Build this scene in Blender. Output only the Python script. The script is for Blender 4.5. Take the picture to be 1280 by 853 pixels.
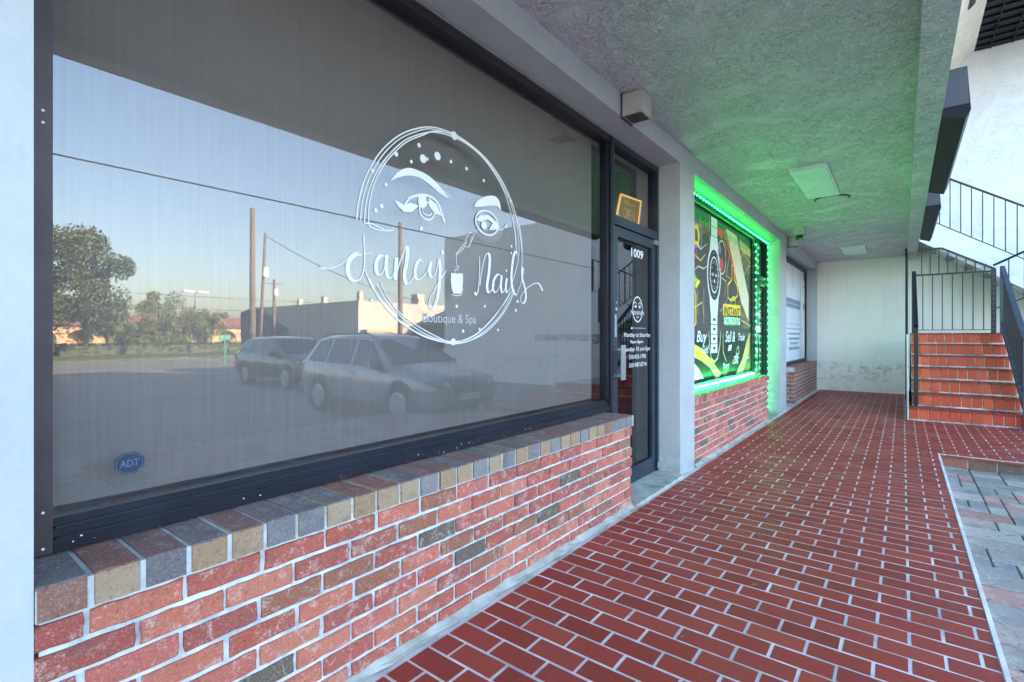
import bpy, math, random
from mathutils import Vector, Matrix
R = math.radians
random.seed(7)
scn = bpy.context.scene
for o in list(bpy.data.objects): bpy.data.objects.remove(o)

# ------------------------------------------------------------------ camera, world, sun, exposure
YAW = 37.98
cd = bpy.data.cameras.new('camera'); cam = bpy.data.objects.new('camera', cd)
scn.collection.objects.link(cam); scn.camera = cam
cam.location = (0, 0, 0); cam.rotation_euler = (R(90), 0, R(YAW))
cd.sensor_width = 36; cd.lens = 17.58; cd.shift_y = -0.0051
cd.clip_start = 0.05; cd.clip_end = 3000
SUN_EL = 19.5
SUN_VEC = Vector((-0.94*math.cos(R(SUN_EL)), 0.342*math.cos(R(SUN_EL)), math.sin(R(SUN_EL))))  # towards the sun
w = bpy.data.worlds.new('World'); scn.world = w; w.use_nodes = True
nt = w.node_tree; nt.nodes.clear()
sky = nt.nodes.new('ShaderNodeTexSky'); sky.sky_type = 'NISHITA'; sky.sun_disc = False
sky.sun_elevation = R(SUN_EL); sky.sun_rotation = math.atan2(SUN_VEC.x, SUN_VEC.y)
sky.air_density = 1.0; sky.dust_density = 2.2; sky.ozone_density = 1.2
bg = nt.nodes.new('ShaderNodeBackground'); bg.inputs[1].default_value = 0.15
wo = nt.nodes.new('ShaderNodeOutputWorld')
nt.links.new(sky.outputs[0], bg.inputs[0]); nt.links.new(bg.outputs[0], wo.inputs[0])
sl = bpy.data.lights.new('sun', 'SUN'); sl.energy = 4.8; sl.angle = R(0.5); sl.color = (1, .86, .68)
so = bpy.data.objects.new('sun', sl); scn.collection.objects.link(so)
so.rotation_euler = SUN_VEC.to_track_quat('Z', 'Y').to_euler(); so.location = (-20, 8, 20)
vs = scn.view_settings; vs.view_transform = 'Standard'; vs.look = 'None'; vs.gamma = 1; vs.use_curve_mapping = False
vs.exposure = 3.42

# ------------------------------------------------------------------ helpers
XW = -1.502      # facade face
XG = -1.727      # big glass plane
FL = -1.2        # walkway level (the camera is at z = 0)
CE = 1.637       # porch ceiling
SN, CS = math.sin(R(YAW)), math.cos(R(YAW))
def wp(u, v, X=XG):
    """point of the plane x = X as (y, z) for a position measured on the 1280 x 853 photograph"""
    a = (u-640)/625; b = (420-v)/625
    dx = -SN + a*CS; dy = CS + a*SN; t = X/dx
    return (dy*t, b*t)

class MB:
    def __init__(s): s.v = []; s.f = []; s.m = []; s.sm = False
    def add(s, vs, fs, mi=0):
        o = len(s.v); s.v += [tuple(p) for p in vs]
        for f in fs: s.f.append(tuple(i+o for i in f)); s.m.append(mi)
        return s
    def box(s, x0, x1, y0, y1, z0, z1, mi=0):
        return s.add([(x0,y0,z0),(x1,y0,z0),(x1,y1,z0),(x0,y1,z0),(x0,y0,z1),(x1,y0,z1),(x1,y1,z1),(x0,y1,z1)],
              [(0,3,2,1),(4,5,6,7),(0,1,5,4),(1,2,6,5),(2,3,7,6),(3,0,4,7)], mi)
    def obox(s, c, ax, hx, ay, hy, az, hz, mi=0):
        c = Vector(c); ax = Vector(ax)*hx; ay = Vector(ay)*hy; az = Vector(az)*hz
        P = [c+i*ax+j*ay+k*az for k in (-1,1) for (i,j) in ((-1,-1),(1,-1),(1,1),(-1,1))]
        return s.add(P, [(0,3,2,1),(4,5,6,7),(0,1,5,4),(1,2,6,5),(2,3,7,6),(3,0,4,7)], mi)
    def bar(s, p, q, w, h=None, mi=0):
        p = Vector(p); q = Vector(q); d = (q-p); L = d.length; d.normalize(); h = h or w
        up = Vector((0,0,1)) if abs(d.z) < .95 else Vector((0,1,0))
        a = d.cross(up).normalized(); b = a.cross(d).normalized()
        return s.obox((p+q)/2, d, L/2, a, w/2, b, h/2, mi)
    def tube(s, pts, r, n=8, mi=0, cap=True):
        pts = [Vector(p) for p in pts]; rs = r if isinstance(r, (list, tuple)) else [r]*len(pts)
        vs = []; N = len(pts); ref = None
        for i, p in enumerate(pts):
            d = (pts[min(i+1,N-1)]-pts[max(i-1,0)]).normalized()
            if ref is None: ref = Vector((0,0,1)) if abs(d.z) < .9 else Vector((1,0,0))
            a = d.cross(ref)
            if a.length < 1e-4: a = d.orthogonal()
            a.normalize(); b = a.cross(d).normalized(); ref = b
            for k in range(n):
                t = 2*math.pi*k/n; vs.append(p+a*math.cos(t)*rs[i]+b*math.sin(t)*rs[i])
        fs = []
        for i in range(N-1):
            for k in range(n):
                k2 = (k+1) % n; fs.append((i*n+k, i*n+k2, (i+1)*n+k2, (i+1)*n+k))
        if cap: fs.append(tuple(range(n-1,-1,-1))); fs.append(tuple((N-1)*n+k for k in range(n)))
        return s.add(vs, fs, mi)
    def prism(s, poly, axis, a0, a1, mi=0):
        """closed polygon (2-D) extruded along an axis"""
        def P(p, t):
            if axis == 'y': return (p[0], t, p[1])
            if axis == 'x': return (t, p[0], p[1])
            return (p[0], p[1], t)
        n = len(poly); vs = [P(p,a0) for p in poly]+[P(p,a1) for p in poly]
        fs = [tuple(range(n-1,-1,-1)), tuple(range(n,2*n))]+[(i,(i+1)%n,n+(i+1)%n,n+i) for i in range(n)]
        return s.add(vs, fs, mi)
    def lathe(s, prof, c, n=24, axis='z', mi=0):
        vs = []; fs = []
        for (r, h) in prof:
            for k in range(n):
                t = 2*math.pi*k/n; x, y = r*math.cos(t), r*math.sin(t)
                q = {'z':(x,y,h), 'y':(x,h,y), 'x':(h,x,y)}[axis]
                vs.append((c[0]+q[0], c[1]+q[1], c[2]+q[2]))
        for i in range(len(prof)-1):
            for k in range(n):
                k2 = (k+1)%n; fs.append((i*n+k, i*n+k2, (i+1)*n+k2, (i+1)*n+k))
        fs.append(tuple(range(n-1,-1,-1))); fs.append(tuple((len(prof)-1)*n+k for k in range(n)))
        return s.add(vs, fs, mi)
    def brick(s, o, U, V, N, lu, lv, h, c=.003, jit=.0, mi=0):
        """brick with chamfered top edges: corner o, in-plane axes U, V, out along N"""
        o = Vector(o); U = Vector(U); V = Vector(V); N = Vector(N)
        j = lambda: random.uniform(-jit, jit)
        q = [(j(), j()), (lu+j(), j()), (lu+j(), lv+j()), (j(), lv+j())]
        d = [(c,c),(-c,c),(-c,-c),(c,-c)]
        h += j()
        P = [o+U*a+V*b for a,b in q]+[o+U*a+V*b+N*(h-c) for a,b in q]+[o+U*(a+e)+V*(b+f)+N*h for (a,b),(e,f) in zip(q,d)]
        fs = [(8,9,10,11)]
        for i in range(4):
            k = (i+1)%4; fs += [(i,k,4+k,4+i),(4+i,4+k,8+k,8+i)]
        return s.add(P, fs, mi)
    def rough_brick(s, o, U, V, N, lu, lv, h, c=.004, jit=.0011):
        o = Vector(o); U = Vector(U); V = Vector(V); N = Vector(N); q = []
        nu = max(2, int(lu/.028)); nv = 3
        for k in range(nu): q.append((lu*k/nu, 0, 0, 1))
        for k in range(nv): q.append((lu, lv*k/nv, -1, 0))
        for k in range(nu): q.append((lu*(1-k/nu), lv, 0, -1))
        for k in range(nv): q.append((0, lv*(1-k/nv), 1, 0))
        lo = []; mi_ = []; hi = []
        for (a, b_, du, dv) in q:
            a += random.gauss(0, jit); b_ += random.gauss(0, jit)
            cu = c if a < lu*.5 else -c; cv = c if b_ < lv*.5 else -c
            eu = cu if (a < .006 or a > lu-.006) else 0; ev = cv if (b_ < .006 or b_ > lv-.006) else 0
            lo.append(o+U*a+V*b_); mi_.append(o+U*a+V*b_+N*(h-c*random.uniform(.7,1.3))); hi.append(o+U*(a+eu)+V*(b_+ev)+N*(h+random.gauss(0,.0004)))
        n_ = len(q); fs = [tuple(2*n_+k for k in range(n_))]
        for k in range(n_):
            k2 = (k+1)%n_; fs += [(k,k2,n_+k2,n_+k),(n_+k,n_+k2,2*n_+k2,2*n_+k)]
        return s.add(lo+mi_+hi, fs)
    def build(s, name, mat, parent=None, smooth=False):
        off = Vector(parent['_base']) if parent is not None and '_base' in parent else Vector((0,0,0))
        me = bpy.data.meshes.new(name)
        me.from_pydata([(p[0]-off.x, p[1]-off.y, p[2]-off.z) for p in s.v], [], s.f)
        mats = mat if isinstance(mat, (list, tuple)) else [mat]
        for m in mats: me.materials.append(m)
        if len(mats) > 1: me.polygons.foreach_set('material_index', s.m)
        if smooth: me.polygons.foreach_set('use_smooth', [True]*len(s.f))
        me.update()
        o = bpy.data.objects.new(name, me); scn.collection.objects.link(o)
        if parent is not None:
            o.parent = parent
            if '_base' in parent: o['_base'] = tuple(parent['_base'])
        return o
def tag(o, label, cat, group=None):
    o['label'] = label; o['category'] = cat
    if group: o['group'] = group
    return o
def thing(name, label, cat, base=(0,0,0), group=None):
    o = bpy.data.objects.new(name, None); scn.collection.objects.link(o)
    o.location = base; o['_base'] = tuple(base); o.empty_display_size = .1
    return tag(o, label, cat, group)
def struct(o): o['kind'] = 'structure'; return o
def dup(root, loc, label):
    def cp(o, par):
        c = o.copy(); scn.collection.objects.link(c)
        if par is not None: c.parent = par
        for ch in o.children: cp(ch, c)
        return c
    r = cp(root, None); r.location = loc; r['label'] = label
    return r

# ------------------------------------------------------------------ materials
def new(name):
    m = bpy.data.materials.new(name); m.use_nodes = True
    n = m.node_tree; b = n.nodes['Principled BSDF']
    return m, n, b, n.links
def node(n, t, **kw):
    x = n.nodes.new(t)
    for k, v in kw.items():
        if hasattr(x, k): setattr(x, k, v)
        else: x.inputs[k].default_value = v
    return x
def coord(n, kind='Object', scale=None):
    tc = n.nodes.new('ShaderNodeTexCoord')
    if scale is None: return tc.outputs[kind]
    mp = n.nodes.new('ShaderNodeMapping'); mp.inputs['Scale'].default_value = scale
    n.links.new(tc.outputs[kind], mp.inputs[0]); return mp.outputs[0]
def noise(n, vec, scale, detail=5, rough=.6, dist=0):
    x = n.nodes.new('ShaderNodeTexNoise'); x.inputs['Scale'].default_value = scale
    x.inputs['Detail'].default_value = detail; x.inputs['Roughness'].default_value = rough
    x.inputs['Distortion'].default_value = dist
    n.links.new(vec, x.inputs['Vector']); return x.outputs['Fac']
def ramp(n, fac, stops, interp='LINEAR'):
    x = n.nodes.new('ShaderNodeValToRGB'); cr = x.color_ramp; cr.interpolation = interp
    while len(cr.elements) < len(stops): cr.elements.new(.5)
    for e, (p, c) in zip(cr.elements, stops):
        e.position = p; e.color = (c, c, c, 1) if isinstance(c, (int, float)) else (*c, 1)
    n.links.new(fac, x.inputs[0]); return x.outputs[0]
def mix(n, fac, a, b, mode='MIX'):
    x = n.nodes.new('ShaderNodeMix'); x.data_type = 'RGBA'; x.blend_type = mode
    for s, v in ((0, fac), (6, a), (7, b)):
        if isinstance(v, (int, float)): x.inputs[s].default_value = v
        elif isinstance(v, tuple): x.inputs[s].default_value = (*v, 1)
        else: n.links.new(v, x.inputs[s])
    return x.outputs[2]
def math_(n, op, a, b=None, c=None):
    x = n.nodes.new('ShaderNodeMath'); x.operation = op
    for i, v in enumerate((a, b, c)):
        if v is None: continue
        if isinstance(v, (int, float)): x.inputs[i].default_value = v
        else: n.links.new(v, x.inputs[i])
    return x.outputs[0]
def bump(n, b, h, strength, dist):
    x = n.nodes.new('ShaderNodeBump'); x.inputs['Strength'].default_value = strength; x.inputs['Distance'].default_value = dist
    n.links.new(h, x.inputs['Height']); n.links.new(x.outputs[0], b.inputs['Normal'])
def island(n):
    g = n.nodes.new('ShaderNodeNewGeometry'); return g.outputs['Random Per Island']
def posxyz(n):
    g = n.nodes.new('ShaderNodeNewGeometry'); s = n.nodes.new('ShaderNodeSeparateXYZ')
    n.links.new(g.outputs['Position'], s.inputs[0]); return s.outputs

def simple(name, col, rough=.5, metal=0, var=.12, sc=6, bmp=0, spec=.5):
    m, n, b, L = new(name); v = coord(n)
    f = noise(n, v, sc, 6)
    c = mix(n, ramp(n, f, [(.3, 0), (.7, 1)]), tuple(x*(1-var) for x in col), tuple(min(1, x*(1+var)) for x in col))
    L.new(c, b.inputs['Base Color']); b.inputs['Roughness'].default_value = rough; b.inputs['Metallic'].default_value = metal
    b.inputs['Specular IOR Level'].default_value = spec
    if bmp: bump(n, b, noise(n, v, sc*8, 6), .5, bmp)
    return m
def emit(name, col, s):
    m, n, b, L = new(name); b.inputs['Base Color'].default_value = (*[c*.5 for c in col], 1)
    b.inputs['Emission Color'].default_value = (*col, 1); b.inputs['Emission Strength'].default_value = s
    return m

def mat_stucco(name, col, col2, sc, dist, strength=1.0, dirt=0.0):
    m, n, b, L = new(name); v = coord(n)
    # trowelled knock-down texture: raised islands with ragged edges, worm-like ridges, fine grain
    n1 = noise(n, v, sc*1.5, 5, .62, 1.1)
    isl = ramp(n, n1, [(.485, 0), (.52, 1)])
    n2 = noise(n, v, sc*2.6, 3, .55, 2.2)
    worm = ramp(n, math_(n, 'ABSOLUTE', math_(n, 'SUBTRACT', n2, .5)), [(.0, 1), (.035, 0)])
    ridge = math_(n, 'ADD', math_(n, 'MULTIPLY', isl, .6), math_(n, 'MULTIPLY', worm, .18))
    patch = ramp(n, noise(n, v, sc*.35, 4, .6), [(.36, 0.12), (.62, 1)])
    ridge = math_(n, 'MULTIPLY', ridge, patch)
    fine = noise(n, v, sc*9, 5, .7)
    h = math_(n, 'ADD', ridge, math_(n, 'MULTIPLY', fine, .25))
    bump(n, b, h, strength, dist)
    big = noise(n, v, .9, 6, .6)
    c = mix(n, ramp(n, big, [(.35, 0), (.7, 1)]), col, col2)
    if dirt:
        s = noise(n, coord(n, 'Object', (6, 6, 1.2)), 1.6, 7, .7)
        c = mix(n, math_(n, 'MULTIPLY', ramp(n, s, [(.55, 0), (.75, 1)]), dirt), c, (.22,.21,.20))
    L.new(c, b.inputs['Base Color']); b.inputs['Roughness'].default_value = .42
    return m
M = {}
M['ceiling'] = mat_stucco('ceiling_stucco', (.80,.755,.78), (.88,.83,.86), 10, .065, 1.0)
M['beam'] = mat_stucco('beam_stucco', (.72,.71,.75), (.85,.84,.87), 10, .065, 1.0)
def mat_wall():
    m, n, b, L = new('painted_wall'); v = coord(n)
    f = noise(n, v, 2.2, 8, .65)
    c = mix(n, ramp(n, f, [(.35,0),(.65,1)]), (.41,.428,.445), (.475,.495,.51))
    s = noise(n, coord(n, 'Object', (3,3,.8)), 3.0, 10, .75)
    c = mix(n, math_(n,'MULTIPLY',ramp(n, s, [(.56,0),(.72,1)]), .35), c, (.30,.31,.32))
    Z = posxyz(n)[2]
    foot = math_(n,'MULTIPLY', ramp(n, math_(n,'MULTIPLY_ADD', Z, 1.0, 1.2), [(0,1),(.12,.5),(.5,.12)]), ramp(n, noise(n, v, 14, 10, .8), [(.45,0),(.62,1)]))
    c = mix(n, math_(n,'MULTIPLY', foot, .6), c, (.16,.15,.14))
    chips = ramp(n, noise(n, v, 26, 8, .85), [(.66,0),(.70,1)])
    c = mix(n, math_(n,'MULTIPLY', chips, .45), c, (.24,.24,.24))
    L.new(c, b.inputs['Base Color']); b.inputs['Roughness'].default_value = .5
    bump(n, b, noise(n, v, 34, 7, .75), .5, .005)
    return m
M['wall'] = mat_wall()
def mat_endwall():
    m, n, b, L = new('end_wall_paint'); v = coord(n); X, Y, Z = posxyz(n)
    c = mix(n, ramp(n, noise(n, v, 1.3, 6), [(.35,0),(.65,1)]), (.84,.81,.72), (.88,.86,.80))
    # grey mildew blotches a hand's width above the floor, and runs from the ceiling
    blot = ramp(n, noise(n, v, 5.5, 12, .78, 1.2), [(.50,0),(.60,1)])
    zb = ramp(n, math_(n, 'MULTIPLY_ADD', Z, .5, .6), [(0,.35),(.06,.3),(.2,.8),(.27,.9),(.34,0)])   # z -1.2 .. -0.4
    runs = ramp(n, noise(n, coord(n, 'Object', (7,7,.35)), 2.2, 8, .7), [(.52,0),(.72,1)])
    c = mix(n, math_(n,'MULTIPLY', math_(n,'MULTIPLY', blot, zb), .6), c, (.16,.16,.16))
    c = mix(n, math_(n,'MULTIPLY', runs, .18), c, (.33,.345,.36))
    L.new(c, b.inputs['Base Color']); b.inputs['Roughness'].default_value = .6
    bump(n, b, noise(n, v, 38, 6, .7), .5, .006)
    return m
M['endwall'] = mat_endwall()
M['whitestucco'] = mat_stucco('white_stucco', (.83,.84,.85), (.87,.875,.88), 12, .008, .8, .0)
def mat_brick(name, reds, patina=.55, dirt=.3, sc=1.0, rough=.75):
    m, n, b, L = new(name); v = coord(n); r = island(n)
    base = ramp(n, r, reds, 'CONSTANT')
    # hue wander inside a brick
    w1 = noise(n, v, 14*sc, 8, .7)
    c = mix(n, ramp(n, w1, [(.42,0),(.66,.38)]), base, mix(n, .5, base, (.30,.16,.10)))
    off = n.nodes.new('ShaderNodeCombineXYZ'); L.new(math_(n,'MULTIPLY',r,37.0), off.inputs[0])
    va = n.nodes.new('ShaderNodeVectorMath'); va.operation = 'ADD'; L.new(v, va.inputs[0]); L.new(off.outputs[0], va.inputs[1])
    p = noise(n, va.outputs[0], 21*sc, 10, .78, .5)
    pm = ramp(n, p, [(.53,0),(.57,.7),(.66,1)])
    grit = noise(n, v, 170*sc, 5, .8)
    pm = math_(n,'MULTIPLY', pm, ramp(n, grit, [(.42,.1),(.54,1)]))
    c = mix(n, math_(n,'MULTIPLY', pm, patina), c, (.74,.62,.56))
    c = mix(n, math_(n,'MULTIPLY', ramp(n, grit, [(.50,0),(.66,1)]), .45), c, (.66,.42,.34))
    pits = ramp(n, noise(n, v, 62*sc, 7, .85), [(.37,1),(.44,0)])
    c = mix(n, math_(n,'MULTIPLY', pits, dirt), c, (.035,.025,.03))
    soot = ramp(n, noise(n, va.outputs[0], 7*sc, 6, .7), [(.56,0),(.68,1)])
    c = mix(n, math_(n,'MULTIPLY', soot, dirt*.7), c, (.11,.085,.075))
    L.new(c, b.inputs['Base Color']); b.inputs['Roughness'].default_value = rough
    h = math_(n,'ADD', noise(n, v, 90*sc, 8, .8), math_(n,'MULTIPLY', noise(n, v, 25*sc, 5), .8))
    bump(n, b, h, 1.0, .007)
    return m
M['brick'] = mat_brick('red_wall_brick', [(0,(.42,.080,.050)),(.15,(.54,.14,.085)),(.32,(.36,.070,.055)),(.46,(.56,.17,.105)),(.60,(.44,.085,.060)),(.72,(.52,.12,.090)),(.83,(.30,.10,.055)),(.90,(.33,.09,.06)),(.95,(.10,.088,.065)),(.985,(.40,.17,.08))], .62, .62)
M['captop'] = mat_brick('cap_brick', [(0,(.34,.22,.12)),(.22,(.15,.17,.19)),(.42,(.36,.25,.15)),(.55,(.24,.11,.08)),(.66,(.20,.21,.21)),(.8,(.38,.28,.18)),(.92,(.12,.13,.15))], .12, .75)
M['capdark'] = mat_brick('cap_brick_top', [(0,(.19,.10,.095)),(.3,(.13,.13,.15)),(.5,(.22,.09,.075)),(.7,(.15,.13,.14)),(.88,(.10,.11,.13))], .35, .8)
M['darkbrick'] = mat_brick('brown_wall_brick', [(0,(.30,.10,.07)),(.3,(.24,.09,.07)),(.5,(.36,.13,.09)),(.7,(.20,.10,.08)),(.9,(.12,.09,.08))], .2)
def mat_tile(name, cols, white=.0, rough=.42):
    m, n, b, L = new(name); v = coord(n); r = island(n)
    base = ramp(n, r, cols)
    g = noise(n, v, 1.1, 8, .65)
    c = mix(n, ramp(n, g, [(.35,.0),(.68,.45)]), base, mix(n, .45, base, (.12,.05,.045)))
    s = noise(n, v, 28, 9, .8)
    c = mix(n, ramp(n, s, [(.58,0),(.72,.5)]), c, (.40,.16,.13))
    c = mix(n, ramp(n, noise(n, v, 95, 4, .8), [(.60,0),(.68,.6)]), c, (.05,.015,.012))
    blot = noise(n, v, 5.0, 9, .8, .5)
    c = mix(n, ramp(n, blot, [(.64,0),(.70,.30),(.8,.5)]), c, (.10,.035,.03))
    if white: c = mix(n, math_(n,'MULTIPLY',ramp(n, noise(n, v, 9, 9, .75), [(.58,0),(.68,1)]), white), c, (.6,.5,.48))
    L.new(c, b.inputs['Base Color']); b.inputs['Specular IOR Level'].default_value = .28
    L.new(ramp(n, noise(n, v, 3, 6), [(.3,rough-.08),(.7,rough+.18)]), b.inputs['Roughness'])
    bump(n, b, noise(n, v, 70, 7, .75), .5, .0012)
    return m
M['tile'] = mat_tile('quarry_tile', [(0,(.25,.034,.022)),(.3,(.34,.044,.028)),(.6,(.27,.036,.026)),(.8,(.38,.058,.036)),(1,(.30,.042,.030))])
M['steptile'] = mat_tile('step_tile', [(0,(.42,.050,.026)),(.25,(.70,.095,.036)),(.5,(.52,.065,.030)),(.75,(.76,.12,.045)),(1,(.58,.075,.034))], .15)
M['paver'] = mat_brick('paver', [(0,(.28,.27,.25)),(.18,(.20,.21,.205)),(.32,(.37,.35,.32)),(.46,(.42,.23,.20)),(.66,(.24,.26,.26)),(.78,(.32,.17,.14)),(.9,(.36,.30,.26))], .35, .8, .5)
M['grout'] = simple('grout', (.54,.51,.49), .9, 0, .42, 5, .002)
M['mortar'] = simple('mortar', (.50,.515,.53), .9, 0, .35, 16, .004)
M['stepgrout'] = simple('step_grout', (.50,.44,.42), .9, 0, .75, 5, .002)
M['joint_sand'] = simple('joint_sand', (.11,.12,.12), .95, 0, .5, 15, .003)
M['concrete'] = simple('concrete', (.36,.37,.33), .9, 0, .35, 7, .004)
M['curb'] = simple('curb_edge', (.66,.62,.60), .8, 0, .25, 6, .003)
M['frame'] = simple('dark_bronze', (.011,.012,.020), .35, .0, .35, 5, .0006, .35)
M['stile'] = simple('weathered_bronze', (.050,.034,.040), .5, .2, .3, 4, .001)
M['doorframe'] = simple('door_bronze', (.022,.032,.050), .35, .1, .3, 5, .0005, .4)
M['trim'] = simple('aluminium_trim', (.42,.39,.36), .4, .6, .2, 9)
M['alu'] = simple('brushed_aluminium', (.42,.46,.50), .35, .8, .15, 30)
M['black'] = simple('black_plastic', (.012,.012,.014), .45)
M['iron'] = simple('black_painted_iron', (.010,.012,.020), .4, .0, .5, 8, .0008, .35)
M['ironblue'] = simple('dark_blue_painted_iron', (.045,.070,.115), .4, .1, .3, 6, .0008)
M['boxdark'] = simple('dark_fascia_metal', (.008,.007,.012), .5, .0, .3, 5, .001, .2)
M['boxgrey'] = simple('grey_metal_and_lit_fascia', (.055,.055,.065), .5, .2, .25, 5, .001)  # grey metal; also the lit end of the dark fascia, light put into colour
M['beige'] = simple('beige_lamp_metal', (.44,.42,.38), .5, 0, .15, 8, .001)
M['paintwhite'] = simple('white_enamel', (.72,.74,.73), .4)
M['interior'] = simple('interior_paint', (.10,.11,.13), .8)
M['decal'] = simple('white_vinyl', (.66,.66,.655), .5, 0, .03)
M['decaldim'] = simple('grey_vinyl', (.42,.43,.46), .5, 0, .03)
M['asphalt'] = simple('asphalt', (.21,.20,.185), .9, 0, .3, .8, .004)
M['grass'] = simple('grass', (.09,.12,.035), .95, 0, .4, 1.2, .02)
M['leaf_dry'] = simple('dry_leaf', (.26,.12,.04), .8)
M['woodpole'] = simple('weathered_pole_wood', (.16,.13,.11), .9, 0, .3, 3, .004)
M['wire'] = simple('black_cable', (.015,.015,.018), .6)
M['bark'] = simple('bark', (.13,.10,.075), .9, 0, .4, 3, .02)
M['tan'] = simple('tan_stucco', (.55,.38,.20), .85, 0, .1, .5)
M['rooftile'] = simple('clay_roof_tile', (.25,.13,.09), .8, 0, .25, 1.5)
M['whitebld'] = simple('cream_painted_block', (.42,.40,.36), .8, 0, .12, .4)
M['darkroof'] = simple('dark_shingle', (.05,.05,.055), .85, 0, .3, 1.5, .01)
M['signgreen'] = simple('green_enamel', (.05,.30,.22), .5)
M['signred'] = simple('red_enamel', (.5,.05,.03), .5)
M['rim'] = simple('dark_alloy', (.10,.10,.11), .4, .5)
M['tyre'] = simple('tyre_rubber', (.015,.015,.016), .85)
M['led'] = emit('green_led', (.01,1.0,.13), 4.2); M['ledlow'] = emit('green_led_bright', (.01,1.0,.15), 85.0)
M['neon'] = emit('amber_sign_tube', (1.0,.62,.22), .085)
M['amber'] = emit('amber_sign_panel', (.55,.26,.07), .008)

def mat_glass(name, ior=1.9, tint=(1,1,1), rough=0.0):
    m = bpy.data.materials.new(name); m.use_nodes = True; n = m.node_tree; n.nodes.clear(); L = n.links
    o = n.nodes.new('ShaderNodeOutputMaterial'); mx = n.nodes.new('ShaderNodeMixShader')
    tr = n.nodes.new('ShaderNodeBsdfTransparent'); tr.inputs[0].default_value = (*tint, 1)
    gl = n.nodes.new('ShaderNodeBsdfGlossy'); gl.inputs['Roughness'].default_value = rough; gl.inputs[0].default_value = (1,.95,.93,1)
    r0 = ((ior-1)/(ior+1))**2
    ge = n.nodes.new('ShaderNodeNewGeometry'); dp = n.nodes.new('ShaderNodeVectorMath'); dp.operation = 'DOT_PRODUCT'
    L.new(ge.outputs['Incoming'], dp.inputs[0]); L.new(ge.outputs['Normal'], dp.inputs[1])
    q = math_(n, 'POWER', math_(n, 'SUBTRACT', 1.0, math_(n, 'ABSOLUTE', dp.outputs['Value'])), 5.0)
    f_ = math_(n, 'MULTIPLY_ADD', q, 1-r0, r0)
    fr = math_(n, 'MULTIPLY', f_, math_(n, 'SUBTRACT', 1.0, ge.outputs['Backfacing']))
    v = coord(n)
    # slight waviness and grime film of the pane
    bp = n.nodes.new('ShaderNodeBump'); bp.inputs['Strength'].default_value = .12; bp.inputs['Distance'].default_value = .0008
    L.new(noise(n, v, 2.5, 2, .4), bp.inputs['Height']); L.new(bp.outputs[0], gl.inputs['Normal'])
    L.new(fr, mx.inputs[0]); L.new(tr.outputs[0], mx.inputs[1]); L.new(gl.outputs[0], mx.inputs[2])
    L.new(mx.outputs[0], o.inputs[0]); return m
M['glass'] = mat_glass('tinted_window_glass', 1.92, (.92,.92,.92))
M['doorglass'] = mat_glass('door_glass', 1.8, (.55,.60,.66))
M['shopglass'] = mat_glass('shop_glass', 1.5, (.9,.9,.9))
def mat_shade():
    m, n, b, L = new('mesh_roller_shade'); v = coord(n)
    s = n.nodes.new('ShaderNodeSeparateXYZ'); L.new(v, s.inputs[0])
    a = math_(n,'SINE', math_(n,'MULTIPLY', s.outputs[1], 1400.0)); d = math_(n,'SINE', math_(n,'MULTIPLY', s.outputs[2], 1400.0))
    wv = math_(n,'MULTIPLY_ADD', math_(n,'MULTIPLY', a, d), .5, .5)
    str_ = noise(n, coord(n,'Object',(1,40,1.0)), 2.0, 6, .7)
    c = mix(n, wv, (.13,.112,.108), (.205,.18,.172))
    c = mix(n, ramp(n, str_, [(.4,0),(.7,.25)]), c, (.29,.27,.26))
    L.new(c, b.inputs['Base Color']); b.inputs['Roughness'].default_value = .9
    return m
M['shade'] = mat_shade()
def mat_car(name, col, rough=.25):
    m, n, b, L = new(name); b.inputs['Base Color'].default_value = (*col,1); b.inputs['Roughness'].default_value = rough
    b.inputs['Metallic'].default_value = .3; b.inputs['Coat Weight'].default_value = .8
    c = mix(n, ramp(n, noise(n, coord(n), 3, 6), [(.5,0),(.8,.04)]), col, (.3,.28,.25)); L.new(c, b.inputs['Base Color'])
    return m
M['silver'] = mat_car('silver_car_paint', (.33,.345,.36)); M['carblack'] = mat_car('black_car_paint', (.02,.02,.025))
M['carglass'] = simple('dark_car_glass', (.02,.025,.03), .06, 0, .1, 2, 0, .8)
M['headlight'] = simple('headlight_lens', (.75,.78,.80), .1)
M['taillight'] = simple('tail_lamp_lens', (.35,.02,.02), .15)
def mat_leaf(name, cols):
    m, n, b, L = new(name); r = island(n)
    L.new(ramp(n, r, cols), b.inputs['Base Color']); b.inputs['Roughness'].default_value = .6
    return m
M['leaf_oak'] = mat_leaf('oak_leaves', [(0,(.035,.055,.022)),(.5,(.06,.085,.03)),(1,(.10,.12,.045))])
M['leaf_olive'] = mat_leaf('pale_leaves', [(0,(.08,.11,.035)),(.5,(.12,.15,.045)),(1,(.18,.19,.07))])
M['leaf_hedge'] = mat_leaf('hedge_leaves', [(0,(.03,.05,.02)),(.5,(.05,.075,.028)),(1,(.08,.10,.04))])
def flat(name, col, rough=.45): return simple(name, col, rough, 0, .08, 12)
M['p_black'] = flat('poster_black', (.018,.015,.02)); M['p_grey'] = flat('poster_grey', (.075,.065,.065)); M['p_brown'] = flat('poster_brown', (.20,.12,.07))
M['p_gold'] = flat('poster_gold', (.72,.50,.20)); M['p_cream'] = flat('poster_cream', (.80,.68,.48)); M['p_yellow'] = flat('poster_yellow', (.90,.68,.03))
M['p_red'] = flat('poster_red', (.75,.08,.05)); M['p_green'] = flat('poster_green', (.04,.55,.14)); M['p_purple'] = flat('poster_purple', (.28,.18,.55))
M['p_white'] = flat('poster_white', (.82,.83,.85)); M['p_dgreen'] = flat('poster_dark_green', (.02,.10,.05)); M['p_blue'] = flat('poster_navy', (.03,.04,.075))
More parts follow.
